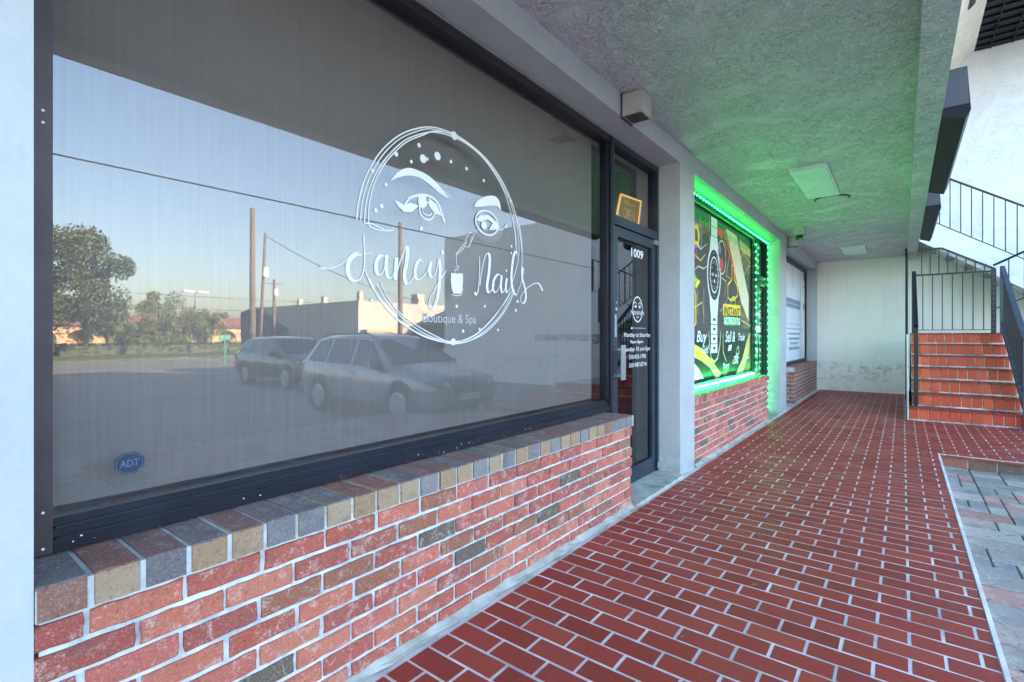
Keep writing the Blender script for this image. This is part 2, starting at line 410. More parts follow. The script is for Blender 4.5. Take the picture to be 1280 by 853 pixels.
M['panel'] = flat('frosted_white_film', (.74,.79,.86)); M['panelblue'] = flat('panel_blue_grey', (.22,.26,.38)); M['panelbar'] = flat('panel_text_grey', (.36,.41,.50))
M['adt'] = flat('navy_sticker', (.012,.024,.06)); M['adt2'] = flat('steel_blue_print', (.07,.11,.20))

# ================================================================== GROUND
# parking lot: one sheet to the horizon
g = MB(); g.box(-60, 900, -700, 900, -1.95, -1.55)
struct(g.build('parking_lot', M['asphalt']))
g = MB(); g.box(34.6, 60, -60, 120, -1.55, -1.43); struct(g.build('grass_verge', M['grass']))
# walkway slab (grout) and tiles
g = MB()
g.box(-1.9, .283, -3, 6.67, -1.55, FL-.004); g.box(-1.9, 2.5, 6.67, 13.05, -1.55, FL-.004)
struct(g.build('walkway', M['grout']))
g = MB(); P = .105; TW, TL, GAP = .0925, .1985, .012
row = 0; y = -1.5
while y < 13.0:
    x0 = -1.445; xe = .283 if y+P < 6.66 else 2.5
    s = -.105 if row % 2 else 0
    x = x0+s
    while x < xe-.02:
        a = max(x, x0); b_ = min(x+TL, xe-.003)
        if not (y > 9.02 and a > .02) and b_-a > .02:
            g.brick((a+random.uniform(-.001,.001), y+random.uniform(-.001,.001), FL-.006), (1,0,0), (0,1,0), (0,0,1), b_-a, TW, .0042+random.uniform(-.0005,.0006), .0012, .0006)
        x += TL+GAP
    y += P; row += 1
struct(g.build('tile_floor', M['tile']))
g = MB(); g.box(.283, .300, -3, 6.683, -1.55, FL+.002); g.box(.300, 2.5, 6.668, 6.683, -1.55, FL+.001)
struct(g.build('tile_edge_kerb', M['curb']))
# riser bricks under the kerb facing the pavers
g = MB(); x = .305
while x < 2.4:
    g.brick((x, 6.668, -1.315), (1,0,0), (0,0,1), (0,-1,0), .2, .100, .014, .003, .002); x += .211
struct(g.build('kerb_riser', M['darkbrick']))
# lower paver court
g = MB(); g.box(.3, 3.4, -3, 6.668, -1.55, -1.318); struct(g.build('paver_bed', M['joint_sand']))
g = MB(); U = .105; nx, ny = 29, 90; used = set()
for j in range(ny):
    for i in range(nx):
        if (i,j) in used: continue
        k = random.random(); sx, sy = (2,2) if k < .38 else (3,2) if k < .62 else (2,1) if k < .8 else (1,2)
        ok = all((i+a, j+b) not in used for a in range(sx) for b in range(sy)) and i+sx <= nx
        if not ok: sx, sy = 1, 1
        for a in range(sx):
            for b in range(sy): used.add((i+a, j+b))
        g.brick((.305+i*U, -2.8+j*U, -1.322), (1,0,0), (0,1,0), (0,0,1), sx*U-.008, sy*U-.008, .014+random.uniform(-.002,.002), .005, .002)
struct(g.build('paver_court', M['paver']))

# ================================================================== BUILDING
bld = thing('plaza_building', 'pale blue-white two-storey shopping plaza with covered walkway and grey stucco ceiling', 'building', (-1.5, 6, FL))
O1, O2, O3 = (.219, 4.263), (4.640, 8.700), (9.240, 12.90)
HZ = 1.487
fw = MB()
for (a, b_) in ((-3, O1[0]), (O1[1], O2[0]), (O2[1], O3[0]), (O3[1], 13.05)):
    fw = MB(); fw.box(-1.90, XW, a, b_, -1.55, HZ); fw.build('column', M['wall'], bld)
fw = MB(); fw.box(-1.90, XW, -3, 13.05, HZ, CE); fw.build('lintel', M['wall'], bld)
c = MB(); c.box(XW, .0726, -3, 13.05, CE, 2.05); c.build('ceiling', M['ceiling'], bld)
c = MB(); c.box(.0726, .2175, -3, 13.05, 1.545, 2.06); c.build('beam', M['beam'], bld)
c = MB(); c.box(-12, XW-.002, -3, 13.05, CE+.001, 4.9); c.build('upper_wall', M['whitestucco'], bld)
c = MB(); c.box(-12.3, .45, -3, 13.05, 4.9, 5.08); c.prism([(-12.3,5.08),(.45,5.08),(-4,5.9),(-8,5.9)], 'y', -3, 13.05); c.build('roof', M['darkroof'], bld)
c = MB(); c.prism([(.50,4.85),(1.08,5.44),(1.02,5.52),(.45,4.95)], 'y', 7, 13.05); sf = c.build('eave_soffit', M['paintcream'] if 'paintcream' in M else simple('cream_paint', (.82,.76,.64), .6), bld)
c = MB(); c.box(.79, .85, 10.05, 10.5, 5.10, 5.115); 
# interior shell seen dimly through the glass
c = MB()
c.box(-6, -5.9, -3, 13.05, FL, CE); c.box(-5.9, -1.9, -3, -2.9, FL, CE); c.box(-5.9, -1.9, 12.95, 13.05, FL, CE)
c.box(-5.9, -1.9, -2.9, 12.95, CE-.05, CE-.003); c.box(-5.9, -1.9, -2.9, 12.95, -1.4, FL-.02)
c.box(-5.9, -1.9, 4.45, 4.5, FL, CE-.06); c.box(-5.9, -1.9, 8.9, 8.95, FL, CE-.06)
c.build('interior_wall', M['interior'], bld)

ew = MB()
ew.prism([(-1.9,-1.55),(9.9,-1.55),(9.9,3.6),(4.6,3.6),(4.6,5.6),(-1.48,5.6),(-1.48,CE),(-1.9,CE)], 'y', 13.05, 13.35)
wing = thing('end_wall', 'tall off-white wall closing the walkway and rising behind the stairs, mildew at its foot', 'wall', (2, 13.05, FL))
e1 = ew.build('wall', M['endwall'], wing)
c = MB(); c.box(-1.0, 9.9, 13.35, 22, -1.55, 3.5); c.build('rear_wing', M['whitestucco'], wing)
# white stucco skin on the upper stair wall
c = MB(); c.prism([(.09,1.9),(2.2,.35),(4.6,.35),(4.6,5.44),(.09,5.44)], 'y', 13.02, 13.048); c.build('upper_skin', M['whitestucco'], wing)
# dark louvred eave on the stair wall
lv = thing('louvred_eave', 'dark slatted eave high on the white wall above the stairs, upper right', 'eave', (2.8, 12, 5.44))
c = MB(); c.box(1.10, 4.7, 9.5, 13.02, 5.50, 5.56); c.build('backing', M['black'], lv)
c = MB(); y = 9.6
while y < 13.0:
    c.prism([(y,5.44),(y+.24,5.47),(y+.24,5.50),(y,5.50)], 'x', 1.085, 4.7); 
    x = 1.2
    y += .27
c.build('slats', M['boxdark'], lv)
c = MB(); x = 1.3
while x < 4.6: c.box(x, x+.02, 9.6, 13.0, 5.425, 5.445); x += .3
c.build('battens', M['boxdark'], lv)
c = MB(); c.obox((.86,10.4,5.205), (0,1,0), .30, (.70,0,.714), .05, (.714,0,-.70), .012); c.build('soffit_vent', M['black'], bld)

# fascia boxes hung on the beam's outer face
def fascia(y0, y1, label):
    t = thing('fascia_box', label, 'fascia', (.28, y0, 1.54), 'dark angular metal boxes along the outer side of the beam')
    m = MB(); m.prism([(.222,1.54),(.345,1.50),(.372,1.56),(.352,1.86),(.222,1.86)], 'y', y0+.004, y1); m.build('housing', M['boxdark'], t)
    m = MB(); m.prism([(.224,1.60),(.363,1.60),(.351,1.855),(.224,1.855)], 'y', y0, y0+.003); m.build('painted_lit_end', M['boxgrey'], t)  # lighter grey puts the light on the near end into its colour
    m = MB()
    for k in range(1, 6):
        yy = y0+(y1-y0)*k/6; m.box(.25, .35, yy, yy+.006, 1.505+.0, 1.52)
    return t
fascia(4.64, 7.00, 'larger dark angular metal box hung on the beam above the walkway edge')
fascia(8.00, 10.35, 'smaller, farther dark angular box on the beam just above the stair guard rail')

# ================================================================== LOW BRICK WALLS
def brick_wall(y0, y1, label, endcap=None, mat='brick', capm=('captop','capdark')):
    t = thing('low_brick_wall', label, 'brick wall', (XW-.1, (y0+y1)/2, FL), 'low brick walls under the shop windows')
    m = MB(); m.box(-1.90, XW-.011, y0+.010, y1-.010, FL-.05, -.580); m.build('mortar', M['mortar'], t)
    m = MB(); CH, BL, G = .0709, .192, .0145
    for k in range(8):
        z = FL+.002+k*CH; y = y0 - (.103 if k % 2 else 0) - random.uniform(0, .02)
        first = True
        while y < y1:
            a = max(y, y0); b_ = min(y+BL, y1)
            if b_-a > .03: m.rough_brick((XW-.03, a, z), (0,1,0), (0,0,1), (1,0,0), b_-a, CH-G, .030+random.uniform(-.002,.002))
            y += BL+G+random.uniform(-.004,.004)
        if endcap in ('far','both') or True:
            x = -1.90+(.1 if k%2 else 0)
            while x < XW-.035:
                xe = min(x+BL, XW-.034)
                if endcap == 'near': m.brick((x, y0+.012, z), (1,0,0), (0,0,1), (0,-1,0), xe-x, CH-G, .014, .003, .0015)
                else: m.brick((x, y1-.012, z), (1,0,0), (0,0,1), (0,1,0), xe-x, CH-G, .014, .003, .0015)
                x += BL+G
    m.build('bricks', M[mat], t)
    # rowlock cap: fronts and tops are separate faces of the same bricks
    m = MB(); y = y0+.004; yend = y1+.012
    m2 = MB(); m2.box(-1.90, XW+.006, y0+.002, yend-.004, -.634, -.561); 
    while y < yend-.04:
        wd = .090+random.uniform(-.006,.004); wd = min(wd, yend-y)
        z0 = -.630; z1 = -.555+random.uniform(-.002,.002)
        a, b_ = y, y+wd; xf = XW+.014+random.uniform(-.002,.002); c_ = .004
        # front piece and top piece share the outline; index 0 = front, 1 = top
        m.add([(xf,a,z0),(xf,b_,z0),(xf,b_,z1-c_),(xf,a,z1-c_)], [(0,1,2,3)], 0)
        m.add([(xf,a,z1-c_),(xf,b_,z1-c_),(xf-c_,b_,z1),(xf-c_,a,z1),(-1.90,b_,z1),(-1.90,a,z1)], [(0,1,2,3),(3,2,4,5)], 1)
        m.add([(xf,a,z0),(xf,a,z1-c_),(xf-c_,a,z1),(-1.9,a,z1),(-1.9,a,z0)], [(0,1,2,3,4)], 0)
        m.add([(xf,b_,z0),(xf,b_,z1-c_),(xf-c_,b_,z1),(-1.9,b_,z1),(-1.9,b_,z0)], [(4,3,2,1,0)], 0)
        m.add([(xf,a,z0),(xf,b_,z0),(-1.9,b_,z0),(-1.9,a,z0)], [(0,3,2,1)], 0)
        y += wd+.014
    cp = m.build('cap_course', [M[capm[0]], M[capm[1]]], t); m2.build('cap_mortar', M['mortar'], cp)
    # rough mortar fillet along the foot
    m = MB(); y = y0; ring = []
    pts = []
    while y <= y1+.001:
        pts.append((y, .030+random.uniform(-.008,.010), .010+random.uniform(-.006,.010))); y += .06
    for (ya,wa,ha),(yb,wb,hb) in zip(pts, pts[1:]):
        m.add([(XW-.002,ya,FL+ha+.012),(XW-.002,yb,FL+hb+.012),(XW+wb,yb,FL+.001),(XW+wa,ya,FL+.001),(XW+wb*.5,yb,FL+hb*.8),(XW+wa*.5,ya,FL+ha*.8)], [(0,5,4,1),(5,3,2,4)])
    m.build('base_fillet', M['concrete'], t)
    return t
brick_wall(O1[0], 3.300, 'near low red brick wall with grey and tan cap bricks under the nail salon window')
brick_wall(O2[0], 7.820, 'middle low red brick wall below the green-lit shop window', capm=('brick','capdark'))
brick_wall(10.0, O3[1], 'farthest low brick wall, dark and short, beside the end wall', 'near', 'darkbrick', ('darkbrick','darkbrick'))
for (a, b_) in ((3.300, O1[1]), (7.820, O2[1])):
    m = MB(); m.box(-1.90, XW+.035, a+.004, b_-.002, FL-.1, FL+.018)
    o = m.build('doorstep', M['concrete'])
    tag(o, 'worn concrete doorstep below the door numbered 1009' if a < 4 else 'worn concrete doorstep of the green-lit shop door', 'doorstep', 'concrete doorsteps')

# ================================================================== RIBBON / TEXT DECALS
def smooth(pts, n=6):
    if len(pts) < 3: return pts
    P = [pts[0]]+list(pts)+[pts[-1]]; out = []
    for i in range(1, len(P)-2):
        p0,p1,p2,p3 = P[i-1],P[i],P[i+1],P[i+2]
        for k in range(n):
            t = k/n
            out.append(tuple(.5*((2*p1[j])+(-p0[j]+p2[j])*t+(2*p0[j]-5*p1[j]+4*p2[j]-p3[j])*t*t+(-p0[j]+3*p1[j]-3*p2[j]+p3[j])*t**3) for j in range(2)))
    out.append(tuple(P[-2])); return out
def ribbon(m, pts, w0, X, contrast=.5, sm=6, mi=0, closed=False):
    """flat vinyl stroke in the plane x = X; thicker on down strokes like a pen"""
    p = smooth(pts, sm) if sm else pts
    n = len(p); vs = []; m.k = getattr(m, 'k', 0)+1; X += m.k*6e-5
    for i in range(n):
        a = p[max(i-1,0)]; b_ = p[min(i+1,n-1)]
        d = (b_[0]-a[0], b_[1]-a[1]); l = math.hypot(*d) or 1; d = (d[0]/l, d[1]/l)
        ww = w0*(1-contrast+contrast*(max(0,-d[1])**.7)*1.6)/2
        if i in (0, n-1): ww *= .5
        Xi = X+5e-5*i/n; vs += [(Xi, p[i][0]-d[1]*ww, p[i][1]+d[0]*ww), (Xi, p[i][0]+d[1]*ww, p[i][1]-d[0]*ww)]
    m.add(vs, [(2*i+1, 2*i+3, 2*i+2, 2*i) for i in range(n-1)], mi)
def poly(m, pts, X, mi=0):
    m.k = getattr(m, 'k', 0)+1; X += m.k*6e-5
    m.add([(X,)+tuple(p) for p in pts], [tuple(range(len(pts)))], mi)
def disc(m, c, r, X, n=16, ry=None, mi=0): poly(m, [(c[0]+r*math.cos(2*math.pi*k/n), c[1]+(ry or r)*math.sin(2*math.pi*k/n)) for k in range(n)], X, mi)
def text(name, body, mat, parent, X, yc, zc, width=None, height=None, depth=.0006, bold=0, shear=0, align='C'):
    cu = bpy.data.curves.new(name, 'FONT'); cu.body = body; cu.align_x = 'CENTER'; cu.align_y = 'CENTER'
    cu.size = 1; cu.offset = bold; cu.extrude = 0; cu.shear = shear; cu.resolution_u = 3
    tmp = bpy.data.objects.new(name, cu); scn.collection.objects.link(tmp)
    dg = bpy.context.evaluated_depsgraph_get(); me = bpy.data.meshes.new_from_object(tmp.evaluated_get(dg))
    bpy.data.objects.remove(tmp)
    xs = [v.co.x for v in me.vertices]; ys = [v.co.y for v in me.vertices]
    cx, cy = (min(xs)+max(xs))/2, (min(ys)+max(ys))/2
    sx = width/(max(xs)-min(xs)) if width else None; sy = height/(max(ys)-min(ys)) if height else None
    sx = sx or sy; sy = sy or sx
    off = Vector(parent['_base']) if '_base' in parent else Vector((0,0,0))
    for v in me.vertices: v.co = Vector((X, yc+(v.co.x-cx)*sx, zc+(v.co.y-cy)*sy))-off
    me.materials.clear(); me.materials.append(mat)
    o = bpy.data.objects.new(name, me); scn.collection.objects.link(o); o.parent = parent; o['_base'] = tuple(off)
    return o
def frame_rect(m, x0, x1, y0, y1, z0, z1, wl, wr, wb, wt, mi=0):
    m.box(x0,x1,y0,y0+wl,z0,z1,mi); m.box(x0,x1,y1-wr,y1,z0,z1,mi)
    m.box(x0,x1,y0+wl,y1-wr,z0,z0+wb,mi); m.box(x0,x1,y0+wl,y1-wr,z1-wt,z1,mi)

# ================================================================== NAIL SALON WINDOW
W1 = thing('shop_window', 'huge dark mirror-like nail salon window with white face logo and script lettering', 'shop window', (-1.70, 1.8, -.575))
ZB, ZT = -.550, HZ-.003
m = MB(); m.box(-1.76, -1.685, O1[0]+.022, O1[0]+.062, ZB+.004, ZT-.03); m.build('left_stile', M['stile'], W1)
m = MB()
m.box(-1.775, -1.690, O1[0]+.064, 3.335, ZB, ZB+.034); m.box(-1.775, -1.703, O1[0]+.064, 3.335, ZB+.036, ZB+.058); m.box(-1.775, -1.715, O1[0]+.064, 3.335, ZB+.060, ZB+.082)
m.build('sill_rail', M['frame'], W1)
m = MB(); m.box(-1.712, -1.7035, O1[0]+.07, 3.33, ZB+.0585, ZB+.0615); m.box(-1.699, -1.6905, O1[0]+.07, 3.33, ZB+.0345, ZB+.0365); m.build('glazing_bead', M['doorframe'], W1)
m = MB(); m.box(-1.775, -1.690, O1[0]+.064, 3.335, ZT-.060, ZT-.012); m.build('head_rail', M['black'], W1)
m = MB(); m.box(-1.70, -1.682, O1[0]+.02, 4.262, ZT-.012, ZT-.002); m.build('head_trim', M['trim'], W1)
m = MB(); m.box(-1.775, -1.700, 3.300, 3.3345, ZB+.085, ZT-.062); m.box(-1.775,-1.685,3.336,3.362,ZB,ZT-.012); m.build('mullion', M['frame'], W1)
m = MB(); m.box(-1.702,-1.683,3.3635,3.372,ZB+.1,ZT-.013); m.build('mullion_trim', M['doorframe'], W1)
m = MB(); m.box(-1.733, XG-.002, O1[0]+.050, 3.318, ZB+.070, ZT-.045); m.build('pane', M['glass'], W1)
m = MB(); m.box(-1.800, -1.797, O1[0]+.045, 3.245, -.460, ZT-.05); m.build('roller_shade', M['shade'], W1)
m = MB(); m.box(-1.806, -1.790, O1[0]+.045, 3.245, -.475, -.461); m.build('shade_hem_bar', M['boxdark'], W1)
# paint specks & screws on the sill
m = MB()
for k in range(46):
    yy = random.uniform(.3, 3.2); zz = ZB+random.uniform(.004,.03); r = random.choice((.0012,.0015,.002,.003)); disc(m, (yy,zz), r, -1.6893, 6, r*random.uniform(.6,1.2))
for (yy,zz) in ((.262,.56),(.262,.53),(.262,-.44),(.262,-.53)): disc(m, (yy,zz), .0035, -1.6845, 7)
m.build('paint_specks', M['decal'], W1)

LX = XG+.0006
def c5(x, y): return wp(400+x/4.267, 280+y/4.267)
def c6(x, y): return wp(440+x/5.018, 150+y/5.018)
logo = MB()
strokes = [
 ([(0,232),(40,240),(90,225),(140,190),(175,160),(205,152)], 1.0),
 ([(222,170),(190,165),(160,190),(147,235),(155,280),(180,305),(208,298),(228,265),(236,210),(236,140),(232,55)], 1.7),
 ([(182,150),(230,160),(280,156)], .6),
 ([(348,175),(322,170),(300,205),(300,255),(318,272),(340,245),(353,195),(356,165),(352,225),(358,275),(372,290),(392,270)], 1.5),
 ([(392,270),(402,230),(408,180),(404,240),(402,300),(415,240),(440,165),(458,122),(466,140),(462,200),(450,270),(458,318),(480,312),(505,275)], 1.7),
 ([(548,210),(535,192),(515,215),(506,260),(515,295),(540,290),(572,250)], 1.4),
 ([(572,250),(590,205),(583,260),(597,285),(618,255),(634,190),(640,240),(636,320),(624,400),(602,452),(582,448),(582,410),(605,360),(640,300),(672,248)], 1.6),
 ([(825,365),(835,378),(845,340),(850,250),(850,172)], 1.6),
 ([(852,330),(862,250),(880,175),(897,158),(905,190),(900,260),(890,330),(898,366),(915,352),(930,320)], 1.7),
 ([(966,275),(945,272),(925,305),(922,350),(938,365),(958,330),(968,278),(964,335),(972,368),(988,345)], 1.4),
 ([(988,345),(996,290),(990,340),(998,366),(1015,340)], 1.4),
 ([(1015,340),(1038,270),(1056,195),(1052,152),(1036,158),(1024,225),(1020,300),(1030,360),(1046,382)], 1.6),
 ([(1046,382),(1070,320),(1086,248),(1078,240),(1078,290),(1094,350),(1096,400),(1082,425),(1068,400),(1090,358),(1130,324),(1165,320),(1187,358)], 1.3)]
for pts, wd in strokes: ribbon(logo, [c5(*p) for p in pts], .0085*wd, LX, .6)
# finish stroke width relative bottle line
def L5(pts, w_=.004, sm=0): ribbon(logo, [c5(*p) for p in pts], w_, LX, 0, sm)
disc(logo, c5(993,250), .007, LX)
logo.build('script_lettering', M['decal'], W1)
bt = MB()
poly(bt, [c5(*p) for p in [(700,262),(725,266),(760,264),(763,300),(758,350),(750,372),(712,372),(702,345),(697,300)]], LX)
for pts in ([(699,376),(725,384),(752,380),(762,345)], [(722,262),(718,248),(742,240),(720,234),(742,228),(730,222)], [(729,222),(726,160),(752,128),(775,98)],
            [(772,92),(798,44),(822,58),(792,126),(770,118),(782,92),(772,92)], [(798,120),(808,66)], [(730,165),(768,128),(770,118)]):
    ribbon(bt, [c5(*p) for p in pts], .0045, LX, 0, 0)
bt.build('bottle_drawing', M['decal'], W1)
fc = MB()
poly(fc, smooth([c6(*p) for p in [(240,386),(285,330),(345,302),(400,312),(470,345),(530,395),(575,450),(600,492),(550,462),(480,402),(420,362),(350,350),(290,362),(240,386)]],3)[:-1], LX)
for k in range(7): ribbon(fc, [c6(560+k*9, 430+k*6), c6(590+k*7, 490+k*2)], .003, LX, 0, 0)
poly(fc, smooth([c6(*p) for p in [(765,545),(785,508),(835,482),(890,478),(922,508),(934,572),(912,545),(870,538),(810,545),(765,545)]],3)[:-1], LX)
# left eye
poly(fc, [c6(*p) for p in [(262,500),(325,535),(365,520),(420,540),(370,580),(325,578),(290,545)]], LX)
ribbon(fc, [c6(*p) for p in [(330,535),(365,490),(430,472),(490,482),(535,520),(560,580),(580,648)]], .011, LX, 0)
poly(fc, [c6(*p) for p in [(415,478),(462,478),(470,540),(440,560),(415,530)]], LX)
poly(fc, [c6(*p) for p in [(480,490),(530,530),(560,600),(520,590),(480,540)]], LX)
cx_, cz_ = c6(470, 572); N = 26
ribbon(fc, [(cx_+.046*math.cos(2*math.pi*k/N), cz_+.040*math.sin(2*math.pi*k/N)) for k in range(N+1)], .009, LX, 0, 0)
ribbon(fc, [(cx_+.030*math.cos(2*math.pi*k/N), cz_+.020*math.sin(2*math.pi*k/N)) for k in range(N//2, N+1)], .006, LX, 0, 0)
for k in range(20):
    a = math.pi+.15+k*math.pi*.9/19; ribbon(fc, [(cx_+.052*math.cos(a), cz_+.046*math.sin(a)), (cx_+.10*math.cos(a+.12), cz_+.085*math.sin(a+.12))], .0028, LX, 0, 0)
for k in range(6): ribbon(fc, [c6(355+k*12, 520-k*6), c6(350+k*14, 480-k*3)], .004, LX, 0, 0)
# right eye
cx_, cz_ = c6(845, 648); 
ribbon(fc, [(cx_+.090*math.cos(2*math.pi*k/N), cz_+.062*math.sin(2*math.pi*k/N)) for k in range(N+1)], .010, LX, 0, 0)
poly(fc, [c6(*p) for p in [(775,630),(800,600),(850,598),(900,640),(925,680),(885,692),(855,690),(880,650),(850,625),(800,640)]], LX)
disc(fc, c6(825,662), .022, LX)
for k in range(18):
    a = -2.4+k*2.3/17; ribbon(fc, [(cx_+.085*math.cos(a), cz_+.060*math.sin(a)), (cx_+.135*math.cos(a-.05), cz_+.10*math.sin(a-.05))], .0028, LX, 0, 0)
ribbon(fc, [c6(900,690), c6(940,688), c6(968,655)], .005, LX, 0)
fc.build('face_drawing', M['decal'], W1)
rg = MB(); cy, cz = 1.745, .455
def arc(cy, cz, ry, rz, a0, a1, w_, n=60):
    ribbon(rg, [(cy+ry*math.cos(R(a0+(a1-a0)*k/n)), cz+rz*math.sin(R(a0+(a1-a0)*k/n))) for k in range(n+1)], w_, LX, 0, 0)
def arc_px(pts, w_): ribbon(rg, [c6(*p) for p in pts], w_, LX, 0)
T = [(500,46),(560,52),(640,82)]
arc_px([(28,630),(40,520),(70,400),(115,300),(180,200),(270,115),(370,65),(500,46),(640,90),(760,170),(860,265),(950,400),(1010,540),(1050,700),(1068,850)], .0058)
arc_px([(52,635),(62,520),(95,400),(145,295),(210,200),(300,120),(400,75),(500,58),(640,100),(765,185),(865,280),(955,420),(1005,560),(1040,700),(1048,850)], .0044)
arc_px([(78,650),(85,540),(115,420),(165,310),(235,215),(330,130),(430,90),(520,78),(640,110),(750,175),(850,275),(940,420),(990,560),(1025,720),(1030,850)], .0052)
arc_px([(255,672),(255,692),(190,695),(115,672),(102,620),(110,520),(140,400),(195,290),(270,200),(350,135),(440,98),(520,72),(640,98),(790,200),(900,340),(970,470),(1000,520)], .0052)
arc_px([(80,650),(130,655),(200,690)], .005)
for pts, w_ in (([(236,240),(270,320),(330,420),(400,500),(480,560),(580,610),(700,636),(790,625),(880,580),(960,500),(1010,420),(1038,350)], .0058),
                ([(262,290),(300,370),(360,450),(440,530),(540,590),(640,625),(712,640),(800,622),(890,560),(965,480),(1025,370)], .0042),
                ([(300,320),(345,400),(410,475),(500,550),(600,605),(710,628),(810,605),(900,530),(970,440),(1015,360)], .0042),
                ([(320,310),(365,400),(430,480),(520,545),(620,600),(710,632),(820,595),(905,520),(985,420),(1030,345)], .004),
                ([(1030,0),(1040,60),(1044,120),(1048,160)], .0042), ([(1062,0),(1074,80),(1078,170),(1074,240)], .005)):
    ribbon(rg, [c5(*p) for p in pts], w_, LX, 0)
disc(rg, c6(640,100), .021, LX+.0003); disc(rg, c5(710,630), .017, LX+.0003); disc(rg, c6(128,320), .008, LX+.0003)
rg.build('ring_drawing', M['decal'], W1)
dt = MB()
for (x, y_, r) in [(420,160,.010),(277,215,.011),(372,263,.008),(446,245,.020),(472,247,.008),(536,228,.020),(620,262,.009),(718,307,.009),(826,382,.009),(212,407,.008),(184,542,.010),(148,568,.010),(432,683,.008),(566,830,.010),(998,793,.008),(968,672,.008)]: disc(dt, c6(x,y_), r, LX, 10)
for (x, y_, r) in [(540,25,.009),(652,150,.008),(728,440,.008),(878,440,.007),(762,572,.008),(850,562,.008),(948,566,.007),(1020,120,.008),(1018,155,.007),(1052,414,.009),(1043,461,.009),(275,408,.007)]: disc(dt, c5(x,y_), r, LX, 10)
dt.build('star_dots', M['decal'], W1)
a_ = wp(529,399); b__ = wp(595,401)
text('small_lettering', 'Boutique & Spa', M['decaldim'], W1, LX, (a_[0]+b__[0])/2, (a_[1]+b__[1])/2, b__[0]-a_[0], .058)
for k in range(3):
    m = MB()
# alarm sticker
ys, zs = wp(162, 579)
m = MB(); poly(m, [(ys+.037*math.cos(R(22.5+45*k)), zs+.033*math.sin(R(22.5+45*k))) for k in range(8)], LX); st = m.build('alarm_sticker', M['adt'], W1)
m = MB(); ribbon(m, [(ys+.033*math.cos(R(22.5+45*k)), zs+.0295*math.sin(R(22.5+45*k))) for k in range(9)], .0018, LX+.0004, 0, 0); m.build('sticker_border', M['adt2'], st)
text('sticker_lettering', 'ADT', M['adt2'], st, LX+.0006, ys, zs, .045, .020, bold=.02)

# ================================================================== DOOR 1009
def door(y0, y1, kind, label):
    t = thing('glass_door', label, 'door', (-1.72, (y0+y1)/2, FL))
    fm = M['doorframe'] if kind == 1 else M['frame']
    zt = ZT-.012
    # jambs, transom bar
    m = MB(); m.box(-1.775, -1.688, y1-.040, y1-.002, FL+.019, zt); m.box(-1.775,-1.688, y0, y0+.028, FL+.019, zt) ; m.box(-1.775,-1.688,y0+.028,y1-.040,zt-.045,zt)
    m.box(-1.775,-1.686,y0+.028,y1-.040,.835,.905); m.build('frame', fm, t)
    m = MB(); m.box(-1.735,-1.730,y0+.028,y1-.040,.905,zt-.045); m.build('transom_pane', M['glass'] if kind == 1 else M['shopglass'], t)
    d0, d1 = y0+.032, y1-.044
    m = MB(); frame_rect(m, -1.745, -1.700, d0, d1, FL+.024, .828, .075, .075, .125, .075); lf = m.build('leaf_frame', fm, t)
    m = MB(); m.box(-1.726,-1.720,d0+.075,d1-.075,FL+.149,.753); m.build('leaf_pane', M['doorglass'] if kind == 1 else M['shopglass'], lf)
    # pull handle: a flat offset bar with two stand-offs
    m = MB(); hz = -.20 if kind == 1 else -.25
    m.box(-1.645,-1.638,d0+.012,d0+.085,hz-.13,hz+.13); m.bar((-1.70,d0+.03,hz-.10),(-1.64,d0+.03,hz-.10),.02); m.bar((-1.70,d0+.03,hz+.10),(-1.64,d0+.03,hz+.10),.02)
    m.build('pull_handle', M['alu'] if kind == 1 else M['black'], t)
    m = MB(); m.box(-1.70,-1.696,d0+.02,d0+.05,hz+.19,hz+.36); m.lathe([(.014,0),(.014,.010),(.008,.012)], (-1.70,d0+.035,hz+.40), 14, 'x'); m.lathe([(.010,0),(.010,.010)], (-1.70,d0+.035,hz+.45), 14, 'x')
    m.build('lock_plate', M['alu'], t)
    m = MB(); m.box(-1.698,-1.684,d1-.06,d1+.03,.79,.83); m.lathe([(.010,0),(.010,.05)], (-1.68,d1+.005,FL+.05), 10); m.build('hinge', M['alu'], t)
    return t
D1 = door(3.372, O1[1], 1, 'dark framed glass door numbered 1009 with opening hours in white')
X1 = -1.7195
def dt_(body, px0, px1, pv, h, mat='decal', nm='hours_lettering', bold=0.01):
    a = wp(px0, pv, X1); b_ = wp(px1, pv, X1); text(nm, body, M[mat], D1, X1, (a[0]+b_[0])/2, (a[1]+b_[1])/2, b_[0]-a[0], h, bold=bold)
dt_('1009', 789, 804, 317.5, .072, nm='number_lettering', bold=.03)
dt_('Monday to Saturday', 780, 813, 419.5, .046); dt_('9am-8pm', 788, 804, 428, .034); dt_('Sunday 10 am-5pm', 780, 813.5, 437, .046)
dt_('310-933-1978', 786.5, 807, 446, .036); dt_('310-987-0714', 786.5, 808, 456, .036); dt_('@fancynailsboutique', 790, 807, 410.5, .016, 'decaldim', 'handle_lettering')
m = MB(); cy_, cz_ = wp(797, 387, X1)
for rr in (1, .93): ribbon(m, [(cy_+.098*rr*math.cos(2*math.pi*k/32), cz_+.105*rr*math.sin(2*math.pi*k/32)) for k in range(33)], .005, X1, 0, 0)
for s in (-1, 1):
    disc(m, (cy_+s*.04, cz_+.022), .018, X1, 10, .011)
    ribbon(m, [(cy_+s*.018, cz_+.040),(cy_+s*.045,cz_+.058),(cy_+s*.075,cz_+.042)], .007, X1, 0)
pts = [(cy_-.13+i*.0087, cz_-.03+.016*math.sin(i*1.7)) for i in range(31)]; ribbon(m, pts, .006, X1, 0, 3)
ribbon(m, [(cy_-.02,cz_-.06),(cy_,cz_-.068),(cy_+.02,cz_-.06)], .006, X1, 0)
disc(m, wp(789.5,410.5,X1), .010, X1, 10)
